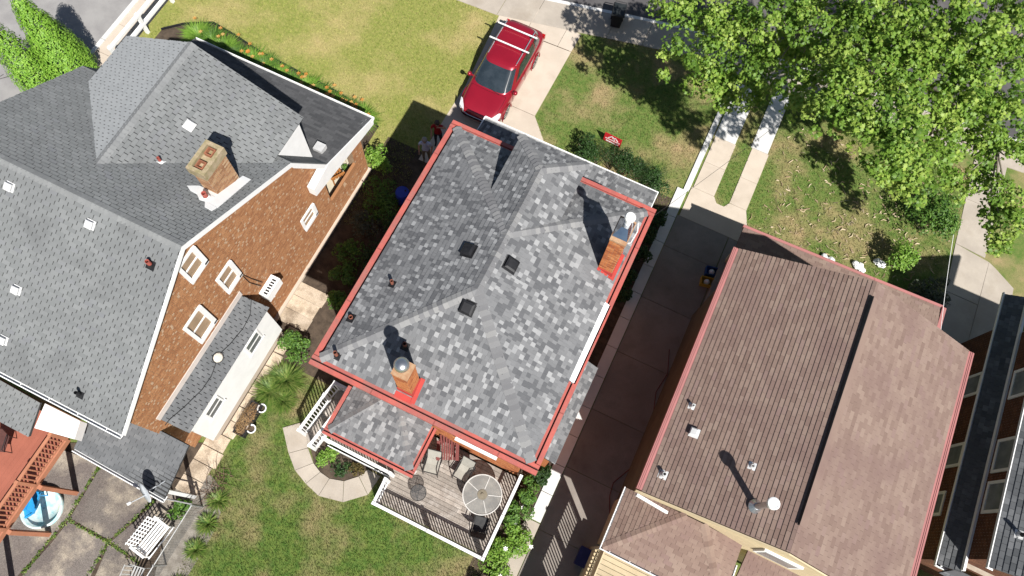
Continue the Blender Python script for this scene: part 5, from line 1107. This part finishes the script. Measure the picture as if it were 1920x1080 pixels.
def leafmat(name, a, b, c, tr=.3): return mat(name, b, None, rough=.5, spec=.35, ramp=[(0, a), (.5, b), (1, c)], fine=.1, fscale=30, transl=tr)
lm_dark = leafmat('dark_leaf', (.018, .045, .012), (.03, .075, .018), (.055, .11, .025)); lm_mid = leafmat('mid_leaf', (.05, .12, .02), (.095, .20, .03), (.16, .28, .05)); lm_bright = leafmat('bright_leaf', (.11, .23, .025), (.18, .33, .04), (.28, .42, .08)); lm_grey = leafmat('grey_leaf', (.05, .065, .04), (.085, .10, .06), (.13, .13, .09)); lm_grass = leafmat('strap_leaf', (.06, .13, .02), (.13, .22, .035), (.28, .32, .09))
def fountain(name, label, c, r, n, m, size=.7, group=None, cat='ornamental grass'):
    t = thing(name, label, cat, (c[0], c[1], 0), group=group); a0 = RNG.uniform(0, 6.28, n); el = RNG.uniform(.25, 1.3, n); base, tris = blade_leaf()
    d = np.stack([np.cos(a0), np.sin(a0)], 1); L = size * RNG.uniform(.6, 1.1, n); p0 = np.stack([c[0] + d[:, 0] * r * .25 * RNG.random(n), c[1] + d[:, 1] * r * .25 * RNG.random(n), np.zeros(n)], 1)
    out = []
    for u, wv in ((0, -.010), (0, .010), (.55, .010), (.55, -.010), (1, 0)):
        hor = L * np.cos(el) * u; z = L * np.sin(el) * u * (1 - .55 * u) + .02
        out.append(np.stack([p0[:, 0] + d[:, 0] * hor - d[:, 1] * wv, p0[:, 1] + d[:, 1] * hor + d[:, 0] * wv, z], 1))
    v = np.stack(out, 1).reshape(-1, 3); np_mesh('blades', v, 5, [(0, 1, 2), (0, 2, 3), (3, 2, 4)], n, m, RNG.random(n), t); return t
pln = thing('planter', 'black rectangular planter of dry brown plants beside the white side wall', 'planter', (-9.55, .6, 0))
for a0, b0 in (((-9.75, -.05, 0), (-9.71, 1.25, .3)), ((-9.34, -.05, 0), (-9.30, 1.25, .3)), ((-9.71, -.05, 0), (-9.34, -.01, .3)), ((-9.71, 1.21, 0), (-9.34, 1.25, .3))): M().box(a0, b0).build('side', black_plastic, pln)
M().box((-9.71, -.01, .02), (-9.34, 1.21, .24)).build('soil', soil, pln)
p, d = blob_pts((-9.53, .6, .32), .45, 700, -.1, .5); p[:, 0] = -9.53 + (p[:, 0] + 9.53) * .55; p[:, 1] = .6 + (p[:, 1] - .6) * 1.4; leaves('dry_plants', p, d + np.array([0, 0, .6]), .10, dry, blade_leaf, pln)
for i, (x, y) in enumerate(((-9.28, 1.15), (-9.22, .35))):
    pt = thing('flower_pot', ('white ring pot at the upper end of the black planter', 'white broken pot at the lower end of the black planter')[i], 'pot', (x, y, 0)); M().lathe((0, 0, 0), [(.10, 0), (.15, .22), (.17, .22), (.17, .26), (.13, .26), (.1, .05)], 18, cap=False).build('wall', white, pt, local=True); M().lathe((0, 0, .18), [(.005, 0), (.135, 0)], 18, cap=False).build('earth', soil, pt, local=True)
shrub('green_shrub', 'bushy green shrub beside the white side wall below the stone step', (-9.35, 3.65), .62, .7, 1500, lm_mid, size=.10)
for i, (x, y, r_) in enumerate(((-9.1, 2.45, .7), (-9.35, 1.85, .65), (-8.8, 1.75, .5))): fountain('ornamental_grass', ('arching grass clump next to the bushy green shrub', 'arching grass clump next to the black planter', 'low arching grass clump nearest the deck stairs')[i], (x, y), r_, 900, lm_grass, r_ * 1.25, 'arching grasses along the side walk')
for i, (x, y) in enumerate(((-8.95, -2.3), (-8.85, -3.1), (-8.75, -4.0), (-8.6, -5.3))): fountain('ornamental_grass', ('green grass tuft beside the fence gate', 'green grass tuft halfway down the chain-link fence', 'green grass tuft lower down the chain-link fence', 'green grass tuft near the bottom edge right of the fence')[i], (x, y), .4, 420, lm_grass, .5, 'grass tufts along the chain-link fence')
shrub('weedy_shrub', 'leafy weed growing at the corner post under the satellite dish', (-9.9, -3.1), .4, .4, 420, lm_mid, size=.13)
tw = thing('bare_shrub', 'bare brown twiggy shrub beside the rear end of the stone walk', 'shrub', (-9.6, -1.8, 0)); t_ = M()
for i in range(60):
    a0 = random.uniform(0, 6.28); e_ = random.uniform(.2, 1.1); p0 = V3((-9.35 + random.uniform(-.3, .4), -1.9 + random.uniform(-.6, .6), 0)); dd = V3((math.cos(a0) * math.cos(e_), math.sin(a0) * math.cos(e_), math.sin(e_))); p1 = p0 + dd * .35; p2 = p1 + (dd + V3((random.uniform(-.5, .5), random.uniform(-.5, .5), 0))) * .3; t_.tube([p0, p1, p2], [.010, .007, .003], 4)
t_.build('twigs', mat('dead_twig', (.12, .075, .05), (.2, .13, .09), 8), tw)
# planting round the deck
for i, (px, py, r_) in enumerate(((612, 862, .32), (640, 875, .36), (668, 880, .30), (625, 845, .26))):
    q = P(px, py, .15); shrub('bedding_plant', ('bright leafy plant at the stair end of the round flower bed', 'dark leafy plant in the middle of the round flower bed', 'dark red tinged plant at the right end of the round flower bed', 'small bright plant against the porch rail in the round flower bed')[i], (q.x, q.y), r_, .3, 380, (lm_bright, lm_dark, mat('bronze_leaf', (.1, .06, .03), None, ramp=[(0, (.05, .04, .015)), (1, (.13, .10, .03))], transl=.2), lm_bright)[i], size=.08, cat='plant', group='plants in the round flower bed')
wf = mat('white_petal', (.8, .8, .76), None, rough=.7, fine=0)
for i, (x, y, r_, m_, fl_n) in enumerate(((.75, 2.75, .42, lm_mid, 0), (.72, 1.95, .45, lm_mid, 2), (1.0, 1.05, .55, lm_bright, 2), (.75, .35, .6, lm_bright, 3), (.95, -.5, .6, lm_bright, 1), (.55, -1.1, .45, lm_bright, 0), (.95, 3.35, .36, lm_dark, 0))):
    shrub('garden_shrub', ('mid green leafy plant between deck and white kerb', 'dark shrub with a few white blooms beside the deck rail', 'bright shrub with white blooms overhanging the white kerb', 'mid green shrub with white blooms at the deck corner', 'bright green shrub below the deck corner', 'bright green low shrub nearest the bottom edge by the rear path', 'dark green plant under the rear gutter corner')[i], (x, y), r_ * 1.1, .75 - .05 * i, 1300, m_, size=.095, group='shrubs between deck and driveway', flowers=fl_n or None, fm=wf, fs=.09)
# front and side shrubs of the main house
for i, (px, py) in enumerate(((1098, 290), (1120, 297), (1145, 306), (1170, 317), (1195, 328), (1216, 338), (1232, 350))):
    q = P(px, py, .6); shrub('hedge_shrub', 'dark evergreen shrub in the front porch hedge, ' + ('at its left end', 'second from the left', 'third from the left', 'in the middle', 'fifth from the left', 'second from the right', 'at the porch corner end')[i], (q.x, q.y + .12), .62, 1.2, 1500, lm_dark if i % 2 else leafmat('deep_leaf', (.02, .055, .012), (.035, .085, .018), (.06, .12, .03)), size=.085, group='hedge in front of the porch', leaf=blade_leaf if i % 3 else oval_leaf)
for i, (px, py) in enumerate(((1243, 415), (1236, 450), (1222, 490), (1205, 530), (1190, 565))):
    q = P(px, py, .5); shrub('side_shrub', 'dark leafy shrub in the strip between house and driveway kerb, %s' % ('at the porch corner', 'second from the porch', 'beside the brick chimney', 'fourth from the porch', 'farthest from the porch')[i], (min(q.x, .95), q.y), .38, .8, 600, lm_dark, size=.12, group='shrubs along the driveway kerb')
cs = P(712, 298, .8); shrub('corner_shrub', 'bright green shrub at the front corner of the brown brick house', (cs.x, cs.y), .52, 1.3, 1100, lm_bright, size=.11)
GAPS = (('nearest the street', -9.55, 10.9, .75, 0), ('beside the blue barrel', -9.2, 10.0, .7, 0), ('pale and wispy in the middle', -9.45, 9.1, .65, 1), ('by the gutter above the middle', -8.1, 9.4, .7, 2), ('dark beside the brick wall', -9.5, 7.9, .6, 0), ('by the gutter in the middle', -8.2, 8.1, .75, 2), ('below the middle against the wall', -9.2, 7.0, .5, 0), ('by the gutter below the middle', -7.9, 6.8, .7, 2), ('small and nearest the stone step', -8.7, 6.0, .5, 0), ('lowest in deep shade', -7.7, 5.2, .6, 2))
for nm, x, y, r_, k in GAPS: shrub('shade_shrub', 'shaded shrub in the gap between the two houses, ' + nm, (x, y), r_, .8, 800, (lm_mid, lm_grey, lm_dark)[k], size=.10, group='shrubs in the shaded gap')
# shrubs on the right lawn
q = P(1752, 402, .9); shrub('round_bush', 'large round green bush beside the right front walk', (q.x, q.y), 1.15, 1.6, 3400, lm_mid, size=.12, lobes=16)
q = P(1690, 487, .8); shrub('lawn_bush', 'light green bush at the front corner of the brown roofed house', (q.x, q.y), .75, 1.3, 1300, lm_bright, size=.11)
q = P(1742, 540, .8); shrub('grey_bush', 'greyish bush by the far corner of the brown porch roof', (q.x, q.y), .8, 1.2, 1300, lm_grey, size=.12)
for i, (px, py) in enumerate(((1553, 488), (1612, 500), (1650, 492))):
    q = P(px, py, .1); t = thing('white_bag', 'crumpled white bag on the grass beside the brown porch roof, %s' % ('nearest the roof edge', 'largest in the middle', 'small one nearest the bush')[i], 'bag', (q.x, q.y, 0), group='white bags by the porch'); b = M()
    for k in range(7): b.lathe((random.uniform(-.22, .22), random.uniform(-.12, .12), .1), [(.02, -.1), (.13, -.04), (.11 + .05 * random.random(), .05), (.03, .12)], 7, axis=(random.uniform(-.5, .5), random.uniform(-.5, .5), 1))
    b.build('bag', white, t, local=True)
# daylilies along the left porch
orange_f = mat('orange_petal', (.50, .21, .04), (.55, .36, .12), 5, .7, fine=0, lo=.45, hi=.6)
for i in range(13):
    x = -20.6 + i * .70; yy = 14.35 - .045 * i + .1 * math.sin(i * 1.7); 
    t = fountain('daylily', 'daylily clump with orange blooms along the grey porch roof, number %s from the brick corner' % ('thirteenth', 'twelfth', 'eleventh', 'tenth', 'ninth', 'eighth', 'seventh', 'sixth', 'fifth', 'fourth', 'third', 'second', 'first')[i], (x, yy - .35), .9, 700, lm_mid if i % 2 else lm_bright, .95, 'daylilies along the left porch', 'flower')
    for k in range(random.choice((1, 2, 4, 6, 7)) if i > 3 else 2):
        p = V3((x + random.uniform(-.5, .5), yy + random.uniform(-.3, .4), random.uniform(.35, .55))); f = M()
        for j in range(6): a0 = j * 1.047; f.add([p, p + V3((math.cos(a0 - .35), math.sin(a0 - .35), .35)) * .06, p + V3((math.cos(a0), math.sin(a0), .25)) * .11, p + V3((math.cos(a0 + .35), math.sin(a0 + .35), .35)) * .06], [(0, 1, 2, 3)])
        f.build('flower', orange_f, t)
ed = M(); ep = [(-22.3, 13.6), (-21.6, 14.3), (-20.5, 14.95), (-19.3, 14.82), (-18, 14.6), (-15.8, 14.45), (-13.6, 14.3), (-12.1, 14.0), (-11.4, 13.6)]
for a0, b0 in zip(ep[:-1], ep[1:]): ed.beam((*a0, .03), (*b0, .03), .06, .12)
tag(ed.build('bed_edging', black_plastic), 'thin black edging strip round the daylily bed', 'edging')
sheet('daylily_bed_soil', [(-22.3, 12.3), (-11.4, 12.3), (-11.4, 13.6), (-12.1, 14.0), (-13.6, 14.3), (-15.8, 14.45), (-18, 14.6), (-19.3, 14.82), (-20.5, 14.95), (-21.6, 14.3), (-22.3, 13.6)], -.004, soil)
# porch plant and timber chair on the left porch
wc = thing('porch_chair', 'varnished wooden armchair seen through the brick porch opening', 'chair', (-11.35, 10.35, .9), math.radians(-30)); vw = mat('varnished_wood', (.36, .15, .045), (.3, .12, .035), 5, .5)
for i in range(4): M().box((-.25, -.2 + i * .12, .38), (.25, -.2 + i * .12 + .09, .4)).build('seat_slat', vw, wc, local=True)
for i in range(4): M().beam((-.21 + i * .14, -.22, .4), (-.21 + i * .14, -.38, .95), .07, .015, upv=(0, 1, .3)).build('back_slat', vw, wc, local=True)
for sx in (-1, 1):
    M().box((sx * .29 - .04, -.3, .6), (sx * .29 + .04, .3, .63)).build('arm', vw, wc, local=True)
    for yy in (.22, -.24): M().box((sx * .27 - .025, yy - .025, 0), (sx * .27 + .025, yy + .025, .6)).build('leg', vw, wc, local=True)
shrub('porch_plant', 'green potted plant at the upper end of the brick porch opening', (-11.2, 10.85), .25, 1.55, 260, lm_mid, size=.10, cat='plant', lobes=2, squash=.8)
# things along the drives
bb = thing('blue_barrel', 'blue barrel in the shade beside the left wall of the house', 'barrel', (-8.75, 11.0, 0)); M().lathe((0, 0, 0), [(.26, 0), (.29, .1), (.29, .4), (.30, .43), (.29, .46), (.29, .75), (.26, .85), (.02, .85)], 24).build('body', mat('blue_barrel_plastic', (.02, .04, .30), (.03, .05, .34), 4, .4), bb, local=True); M().lathe((.1, .1, .85), [(.04, 0), (.04, .02), (.005, .02)], 10).build('bung', black_plastic, bb, local=True)
b2 = thing('recycling_box', 'dark blue box at the bottom end of the side driveway by the rear corner gutter', 'box', (3.45, 1.55, 0)); M().box((-.2, -.3, 0), (.2, .3, .5)).build('body', mat('dark_blue_plastic', (.012, .018, .09), (.02, .025, .11), 4, .5), b2, local=True); M().box((-.23, -.33, .5), (.23, .33, .54)).build('lid', mat('dark_blue_plastic', (.02, .03, .1), None), b2, local=True)
for i, (x, y, c, m_) in enumerate(((4.15, 13.75, 'blue plastic crate by the wall at the top of the side driveway', mat('crate_blue', (.03, .08, .24), None)), (4.12, 13.25, 'yellow plastic crate below the blue one beside the side driveway', mat('crate_yellow', (.5, .30, .04), None)))):
    t = thing('crate', c, 'crate', (x - .32, y, 0), .2)
    for a0, b0 in (((-.25, -.18, 0), (-.23, .18, .28)), ((.23, -.18, 0), (.25, .18, .28)), ((-.23, -.18, 0), (.23, -.16, .28)), ((-.23, .16, 0), (.23, .18, .28))): M().box(a0, b0).build('side', m_, t, local=True)
    M().box((-.23, -.16, 0), (.23, .16, .03)).build('base', m_, t, local=True); M().lathe((0, 0, .03), [(.1, 0), (.12, .15), (.06, .24), (.01, .26)], 9).build('content', white, t, local=True)
ho = [P(*q, .03) for q in ((1255, 655), (1252, 700), (1230, 735), (1225, 775), (1215, 800), (1208, 820), (1205, 850), (1180, 880), (1150, 905), (1143, 930), (1143, 965), (1135, 1000))]
tag(M().tube(ho, .014, 6).build('garden_hose', mat('red_hose', (.16, .03, .02), None)), 'thin red hose lying along the side driveway wall', 'hose')
# white fence in the upper left
wf_ = thing('white_fence', 'white vinyl rail fence along the side pavement in the upper left corner', 'fence', (-22.6, 14.5, 0))
for xx, z in ((-22.72, 1.1), (-22.72, .55)): M().box((xx - .07, 11.2, z - .06), (xx + .07, 19.0, z + .06)).build('rail', white, wf_)
for y in (11.3, 13.2, 15.1, 17.0): M().box((-22.80, y - .07, 0), (-22.66, y + .07, 1.2)).build('post', white, wf_)
# ------------------------------------------------------------------ trees
def arbor(label, base, h, r, n):
    t = thing('evergreen_tree', label, 'tree', (base[0], base[1], 0), group='evergreens by the side street'); m_ = leafmat('arborvitae_leaf', (.11, .24, .025), (.19, .37, .04), (.28, .46, .07), .2)
    P_, N_ = [], []
    for i in range(60):
        z = h * (.08 + .9 * i / 60); rr2 = r * (1 - (z / h) ** 1.8) * (.8 + .25 * random.random()) + .12
        for k in range(max(3, int(rr2 * 9))):
            a0 = random.uniform(0, 6.28); c = (base[0] + rr2 * .8 * math.cos(a0), base[1] + rr2 * .8 * math.sin(a0), z); p, d = blob_pts(c, .22, int(n / 400), -.4, 1.3); P_.append(p); N_.append(d * .6 + np.array([math.cos(a0), math.sin(a0), .5]))
    P_ = np.concatenate(P_); N_ = np.concatenate(N_); leaves('crown', P_, N_, .11, m_, oval_leaf, t); M().tube([(*base, 0), (*base, h * .9)], [.1, .02], 8).build('trunk', bark, t)
arbor('tall pointed evergreen behind the grey gable roof, the larger right one', (-23.95, 10.0), 4.6, 1.0, 14000); arbor('pointed evergreen cut by the left picture edge', (-24.75, 8.9), 3.9, .85, 9000)
TR = thing('plane_tree', 'large plane tree with maple-like leaves overhanging the street in the upper right', 'tree', (6.6, 23.0, 0))
lm_tree = leafmat('plane_leaf', (.07, .15, .02), (.18, .31, .04), (.42, .52, .11), .35)
LB = [(1275, 25, 7.4, .9), (1330, 35, 7.8, 1.0), (1300, 95, 7.0, .95), (1352, 125, 6.6, .95), (1330, 150, 6.2, .6), (1400, 50, 8.0, 1.0), (1395, 110, 7.2, .8), (1440, 140, 7.6, .8), (1455, 80, 7.0, .7), (1420, 182, 5.6, .42), (1372, 172, 5.8, .4), (1480, 15, 8.5, .8), (1500, 90, 6.5, .6), (1500, 175, 8.6, .6), (1540, 150, 9.2, .7), (1555, 25, 9.2, 1.1), (1620, 30, 9.8, 1.2), (1600, 95, 9.4, 1.0), (1650, 90, 9.8, 1.2), (1560, 100, 8.2, .7), (1590, 165, 10, .8), (1640, 155, 10.4, .9), (1560, 205, 9.8, .55), (1610, 215, 10.2, .7), (1680, 215, 10.6, .9), (1640, 250, 10.2, .7), (1700, 270, 10.4, .8), (1690, 20, 10.2, 1.2), (1740, 60, 10.4, 1.2), (1720, 130, 9.6, 1.1), (1790, 110, 10.2, 1.2), (1800, 30, 10.8, 1.3), (1860, 60, 10.8, 1.3), (1900, 20, 11, 1.2), (1840, 140, 10, 1.1), (1900, 130, 10, 1.2), (1770, 190, 9.2, 1.0), (1830, 210, 9, 1.0), (1890, 220, 8.8, 1.0), (1760, 255, 8.0, .9), (1820, 275, 7.6, .7), (1900, 290, 7.8, .8), (1760, 310, 9.2, .6), (1720, 320, 9.6, .5), (1790, 345, 5.8, .5), (1880, 350, 6.6, .6), (1905, 400, 6.4, .5), (1860, 400, 5.8, .45), (1880, 455, 5.6, .45), (1700, 345, 9.4, .4), (1850, 330, 6.2, .4), (1470, 40, 9, .7), (1660, 300, 9.8, .45)]
P_, N_, ctr, CL = [], [], [], []
for px, py, z, r_ in LB:
    c = P(px, py, z); ctr.append((c, r_))
    for k in range(int(14 * r_ ** 2) + 5):
        a0 = random.uniform(0, 6.28); rr2 = r_ * 1.08 * math.sqrt(random.random()); cz = c.z + (.55 * (r_ - rr2)) - random.random() ** 2 * 1.1 * r_
        p, d = blob_pts((c.x + rr2 * math.cos(a0), c.y + rr2 * math.sin(a0), cz), random.uniform(.2, .45), random.randint(40, 75), -.6, .7); P_.append(p); N_.append(d); CL.append(np.full(len(p), random.random()))
for i in range(80):
    a0 = random.uniform(0, 6.28); rr2 = random.uniform(1, 7.2); c = V3((6.6 + rr2 * math.cos(a0), 24.5 + rr2 * .9 * math.sin(a0), 7.5 + 4 * (1 - (rr2 / 7.5) ** 2) + random.uniform(-.8, .8)))
    q = proj(c)
    if q[1] > -90 and q[0] < 2000: continue
    ctr.append((c, 1.3)); p, d = blob_pts(c, 1.3, 480, -.5, .62); P_.append(p); N_.append(d); CL.append(np.full(len(p), random.random()))
P_ = np.concatenate(P_); N_ = np.concatenate(N_); N_ = N_ * .6 + np.array([.1, -.1, .6]) + RNG.normal(size=N_.shape) * .5
CL = np.concatenate(CL); leaves('crown', P_, N_, .088, lm_tree, star_leaf, TR, jit=.4, rnd=CL * .6 + .4 * RNG.random(len(CL)))
pale_bark = mat('pale_bark', (.30, .26, .21), (.19, .16, .12), 5, .9)
M().tube([(6.6, 23.0, 0), (6.55, 22.95, 1.5), (6.4, 22.7, 3.6), (6.3, 22.3, 5.2)], [.42, .34, .28, .22], 12).build('trunk', pale_bark, TR, smooth=True)
lb = M(); J_ = [V3((6.4, 22.7, 3.6)), V3((6.3, 22.3, 5.2)), V3((6.45, 22.8, 4.3))]
hubs = [P(1330, 60, 6.6), P(1420, 90, 6.3), P(1500, 60, 7.5), P(1600, 120, 7.6), P(1700, 100, 8.6), P(1660, 240, 6.4), P(1760, 220, 7.6), P(1850, 120, 9), P(1870, 280, 7), V3((3, 27, 8)), V3((9, 27, 9)), V3((7, 29, 8))]
for i, hb in enumerate(hubs):
    s = J_[i % 3]; mid = s.lerp(hb, .5) + V3((0, 0, .5)); lb.tube([s, mid, hb], [.15, .09, .04], 7)
    for c, r_ in ctr:
        if min(range(len(hubs)), key=lambda j: (hubs[j] - c).length) == i: lb.tube([hb, hb.lerp(c, .6) + V3((0, 0, -.15)), c], [.035, .02, .008], 5)
lb.build('limb', pale_bark, TR, smooth=True)
# second small-leaved street tree is only its shed bark: curls on the right lawn
nb_ = 1300; x = RNG.uniform(4.5, 12.4, nb_); y = RNG.uniform(14.9, 22.5, nb_); keep = RNG.random(nb_) < np.clip(.35 + .65 * np.exp(-((x - 8.5) ** 2 + (y - 18.8) ** 2) / 7), 0, 1); x = x[keep]; y = y[keep]; n = len(x); a0 = RNG.uniform(0, 6.28, n); L = RNG.uniform(.08, .42, n) * RNG.uniform(.25, 1, n); wv = RNG.uniform(.007, .02, n); cv = RNG.normal(size=n) * .45; out = []
for u in (-1, 0, 1):
    for s in (-1, 1):
        ang = a0 + cv * u; out.append(np.stack([x + np.cos(ang) * L * u * .5 - np.sin(ang) * wv * s * (1.2 - abs(u) * .6), y + np.sin(ang) * L * u * .5 + np.cos(ang) * wv * s * (1.2 - abs(u) * .6), .035 + .02 * (s > 0) + .02 * np.abs(cv) * abs(u)], 1))
v = np.stack(out, 1).reshape(-1, 3); bl_ = np_mesh('fallen_bark', v, 6, [(0, 2, 3), (0, 3, 1), (2, 4, 5), (2, 5, 3)], n, mat('bark_curl', (.5, .4, .28), None, rough=.9, ramp=[(0, (.26, .18, .11)), (.5, (.40, .31, .20)), (1, (.52, .43, .30))], fine=.1), RNG.random(n), None, 'stuff'); tag(bl_, 'pale curls of fallen bark scattered over the right lawn', 'bark litter')
# ------------------------------------------------------------------ overhead cables
def sag(a, b, d, n=14): return [V3(a).lerp(V3(b), i / n) - V3((0, 0, d * 4 * (i / n) * (1 - i / n))) for i in range(n + 1)]
tag(M().tube(sag((.62, 11.5, 6.6), P(1640, 90, 8.5), .3), .006, 5).build('service_cable', black_plastic), 'thin overhead cable leading from the red-guttered house corner over the ribbon driveway', 'cable')
tag(M().tube(sag(P(1788, 440, 6.5), P(1762, 640, 5.0), .05), .007, 5).build('drop_cable', white), 'thin white cable hanging beside the greyish bush on the right', 'cable')
# ------------------------------------------------------------------ grass
def blades(name, label, rect, excl, dens, m, hmin, hmax):
    x0, y0, x1, y1 = rect; n = int((x1 - x0) * (y1 - y0) * dens); x = RNG.uniform(x0, x1, n); y = RNG.uniform(y0, y1, n); k = np.ones(n, bool)
    jx = x + RNG.normal(size=n) * .035; jy = y + RNG.normal(size=n) * .035
    for e_ in excl: k &= ~in_poly(jx, jy, e_)
    x = x[k]; y = y[k]; n = len(x); a0 = RNG.uniform(0, 6.28, n); h = RNG.uniform(hmin, hmax, n); l = RNG.uniform(.2, 1.1, n) * h; wv = RNG.uniform(.006, .014, n)
    b0 = np.stack([x - np.sin(a0) * wv, y + np.cos(a0) * wv, np.full(n, -.01)], 1); b1 = np.stack([x + np.sin(a0) * wv, y - np.cos(a0) * wv, np.full(n, -.01)], 1); tp = np.stack([x + np.cos(a0) * l, y + np.sin(a0) * l, h], 1)
    o = np_mesh(name, np.stack([b0, b1, tp], 1).reshape(-1, 3), 3, [(0, 1, 2)], n, m, RNG.random(n), None, 'stuff'); return tag(o, label, 'grass')
def gm(name, g_, s_, bare, tlo, thi, lo, hi, s): return mat(name, g_, s_, s, .9, rv=.5, fine=.2, lo=lo, hi=hi, third=bare, tscale=.42, tlo=tlo, thi=thi, transl=.25)
DRV = [(-9.4, 12.5), (-4.8, 12.5), (-4.8, 16.2), (-5.62, 17.2), (-5.55, 22.4), (-9.55, 24), (-9.4, 20.8), (-9.1, 17.2)]
PAV = [(-30, 21.2), (-9.5, 21.2), (-5.6, 22.2), (-1.5, 23.15), (20, 24.9), (20, 30), (-30, 30)]
blades('front_grass', 'short sun-bleached grass of the front lawn left of the parked car', (-22.6, 9.0, -9.05, 22.3), [DRV, PAV, [(-22.6, 8.9), (-10.5, 8.9), (-11.4, 13.6), (-12.1, 14.0), (-13.6, 14.3), (-15.8, 14.45), (-18, 14.6), (-19.3, 14.82), (-20.5, 14.95), (-21.6, 14.3), (-22.3, 13.6)]], 420, gm('front_grass_blade', (.20, .26, .045), (.34, .335, .10), (.46, .37, .175), .46, .8, .3, .72, 7), .03, .07)
R1 = [(1.4, 12), (4.6, 12), (4.6, 16.4), (4.25, 17), (4.2, 23.5), (3.4, 23.5), (3.46, 17), (3.3, 16.85), (2.95, 16.85), (2.77, 17), (2.74, 23.5), (1.42, 23.5)]
blades('middle_grass', 'short patchy grass of the lawns between and right of the driveways', (-5.5, 13.6, 12.6, 23.5), [DRV, PAV, R1, [(-6.7, 12), (.6, 12), (.6, 14.4), (-6.7, 14.4)], [(4.6, 12), (11.5, 12), (11.5, 14.6), (4.6, 14.6)]], 420, gm('middle_grass_blade', (.09, .185, .028), (.20, .225, .065), (.38, .29, .155), .46, .68, .3, .72, 5), .03, .08)
PTH = [G(q)[0] for q in outer] + [G(q)[0] for q in inner[::-1]]
blades('back_grass', 'mixed green grass of the back lawn below the rear deck', (-9.6, -5.8, .6, 2.9), [PTH, bedp, [(-3.85, -.06), (.4, -.06), (.4, 3), (-3.85, 3)], [(-6.4, 1.0), (-3.8, 1.0), (-3.8, 3), (-6.4, 3)], [(-10.4, -2.6), (-9.7, -2.6), (-9.7, 4), (-10.4, 4)], [(-9.8, -9), (-9.0, -9), (-8.9, -2), (-9.8, -2)]], 650, gm('back_grass_blade', (.072, .15, .024), (.15, .20, .042), (.30, .24, .125), .45, .66, .32, .7, 4), .03, .09)
# weeds in the patio joints
cr_ = [((190, 870), (125, 975)), ((125, 975), (40, 1080)), ((130, 976), (204, 1016)), ((204, 1016), (262, 1056)), ((300, 930), (204, 1016)), ((204, 1016), (165, 1080)), ((150, 850), (190, 870))]
xs_, ys_ = [], []
for a_, b_ in cr_:
    A_, B_ = P(*a_), P(*b_); n = int((B_ - A_).length * 130); t_ = RNG.random(n); t_ = t_[(np.sin(t_ * 23 + A_.x * 9) + np.sin(t_ * 61)) > -.6]; n = len(t_); xs_.append(A_.x + (B_.x - A_.x) * t_ + RNG.normal(size=n) * .035); ys_.append(A_.y + (B_.y - A_.y) * t_ + RNG.normal(size=n) * .04)
x = np.concatenate(xs_); y = np.concatenate(ys_); n = len(x); p = np.stack([x, y, RNG.uniform(.02, .07, n)], 1)
o = leaves('joint_weeds', p, RNG.normal(size=(n, 3)) * .5 + np.array([0, 0, 1.]), .07, lm_grass, oval_leaf, None, 'stuff'); tag(o, 'green weeds growing in the joints of the cracked patio', 'weeds')
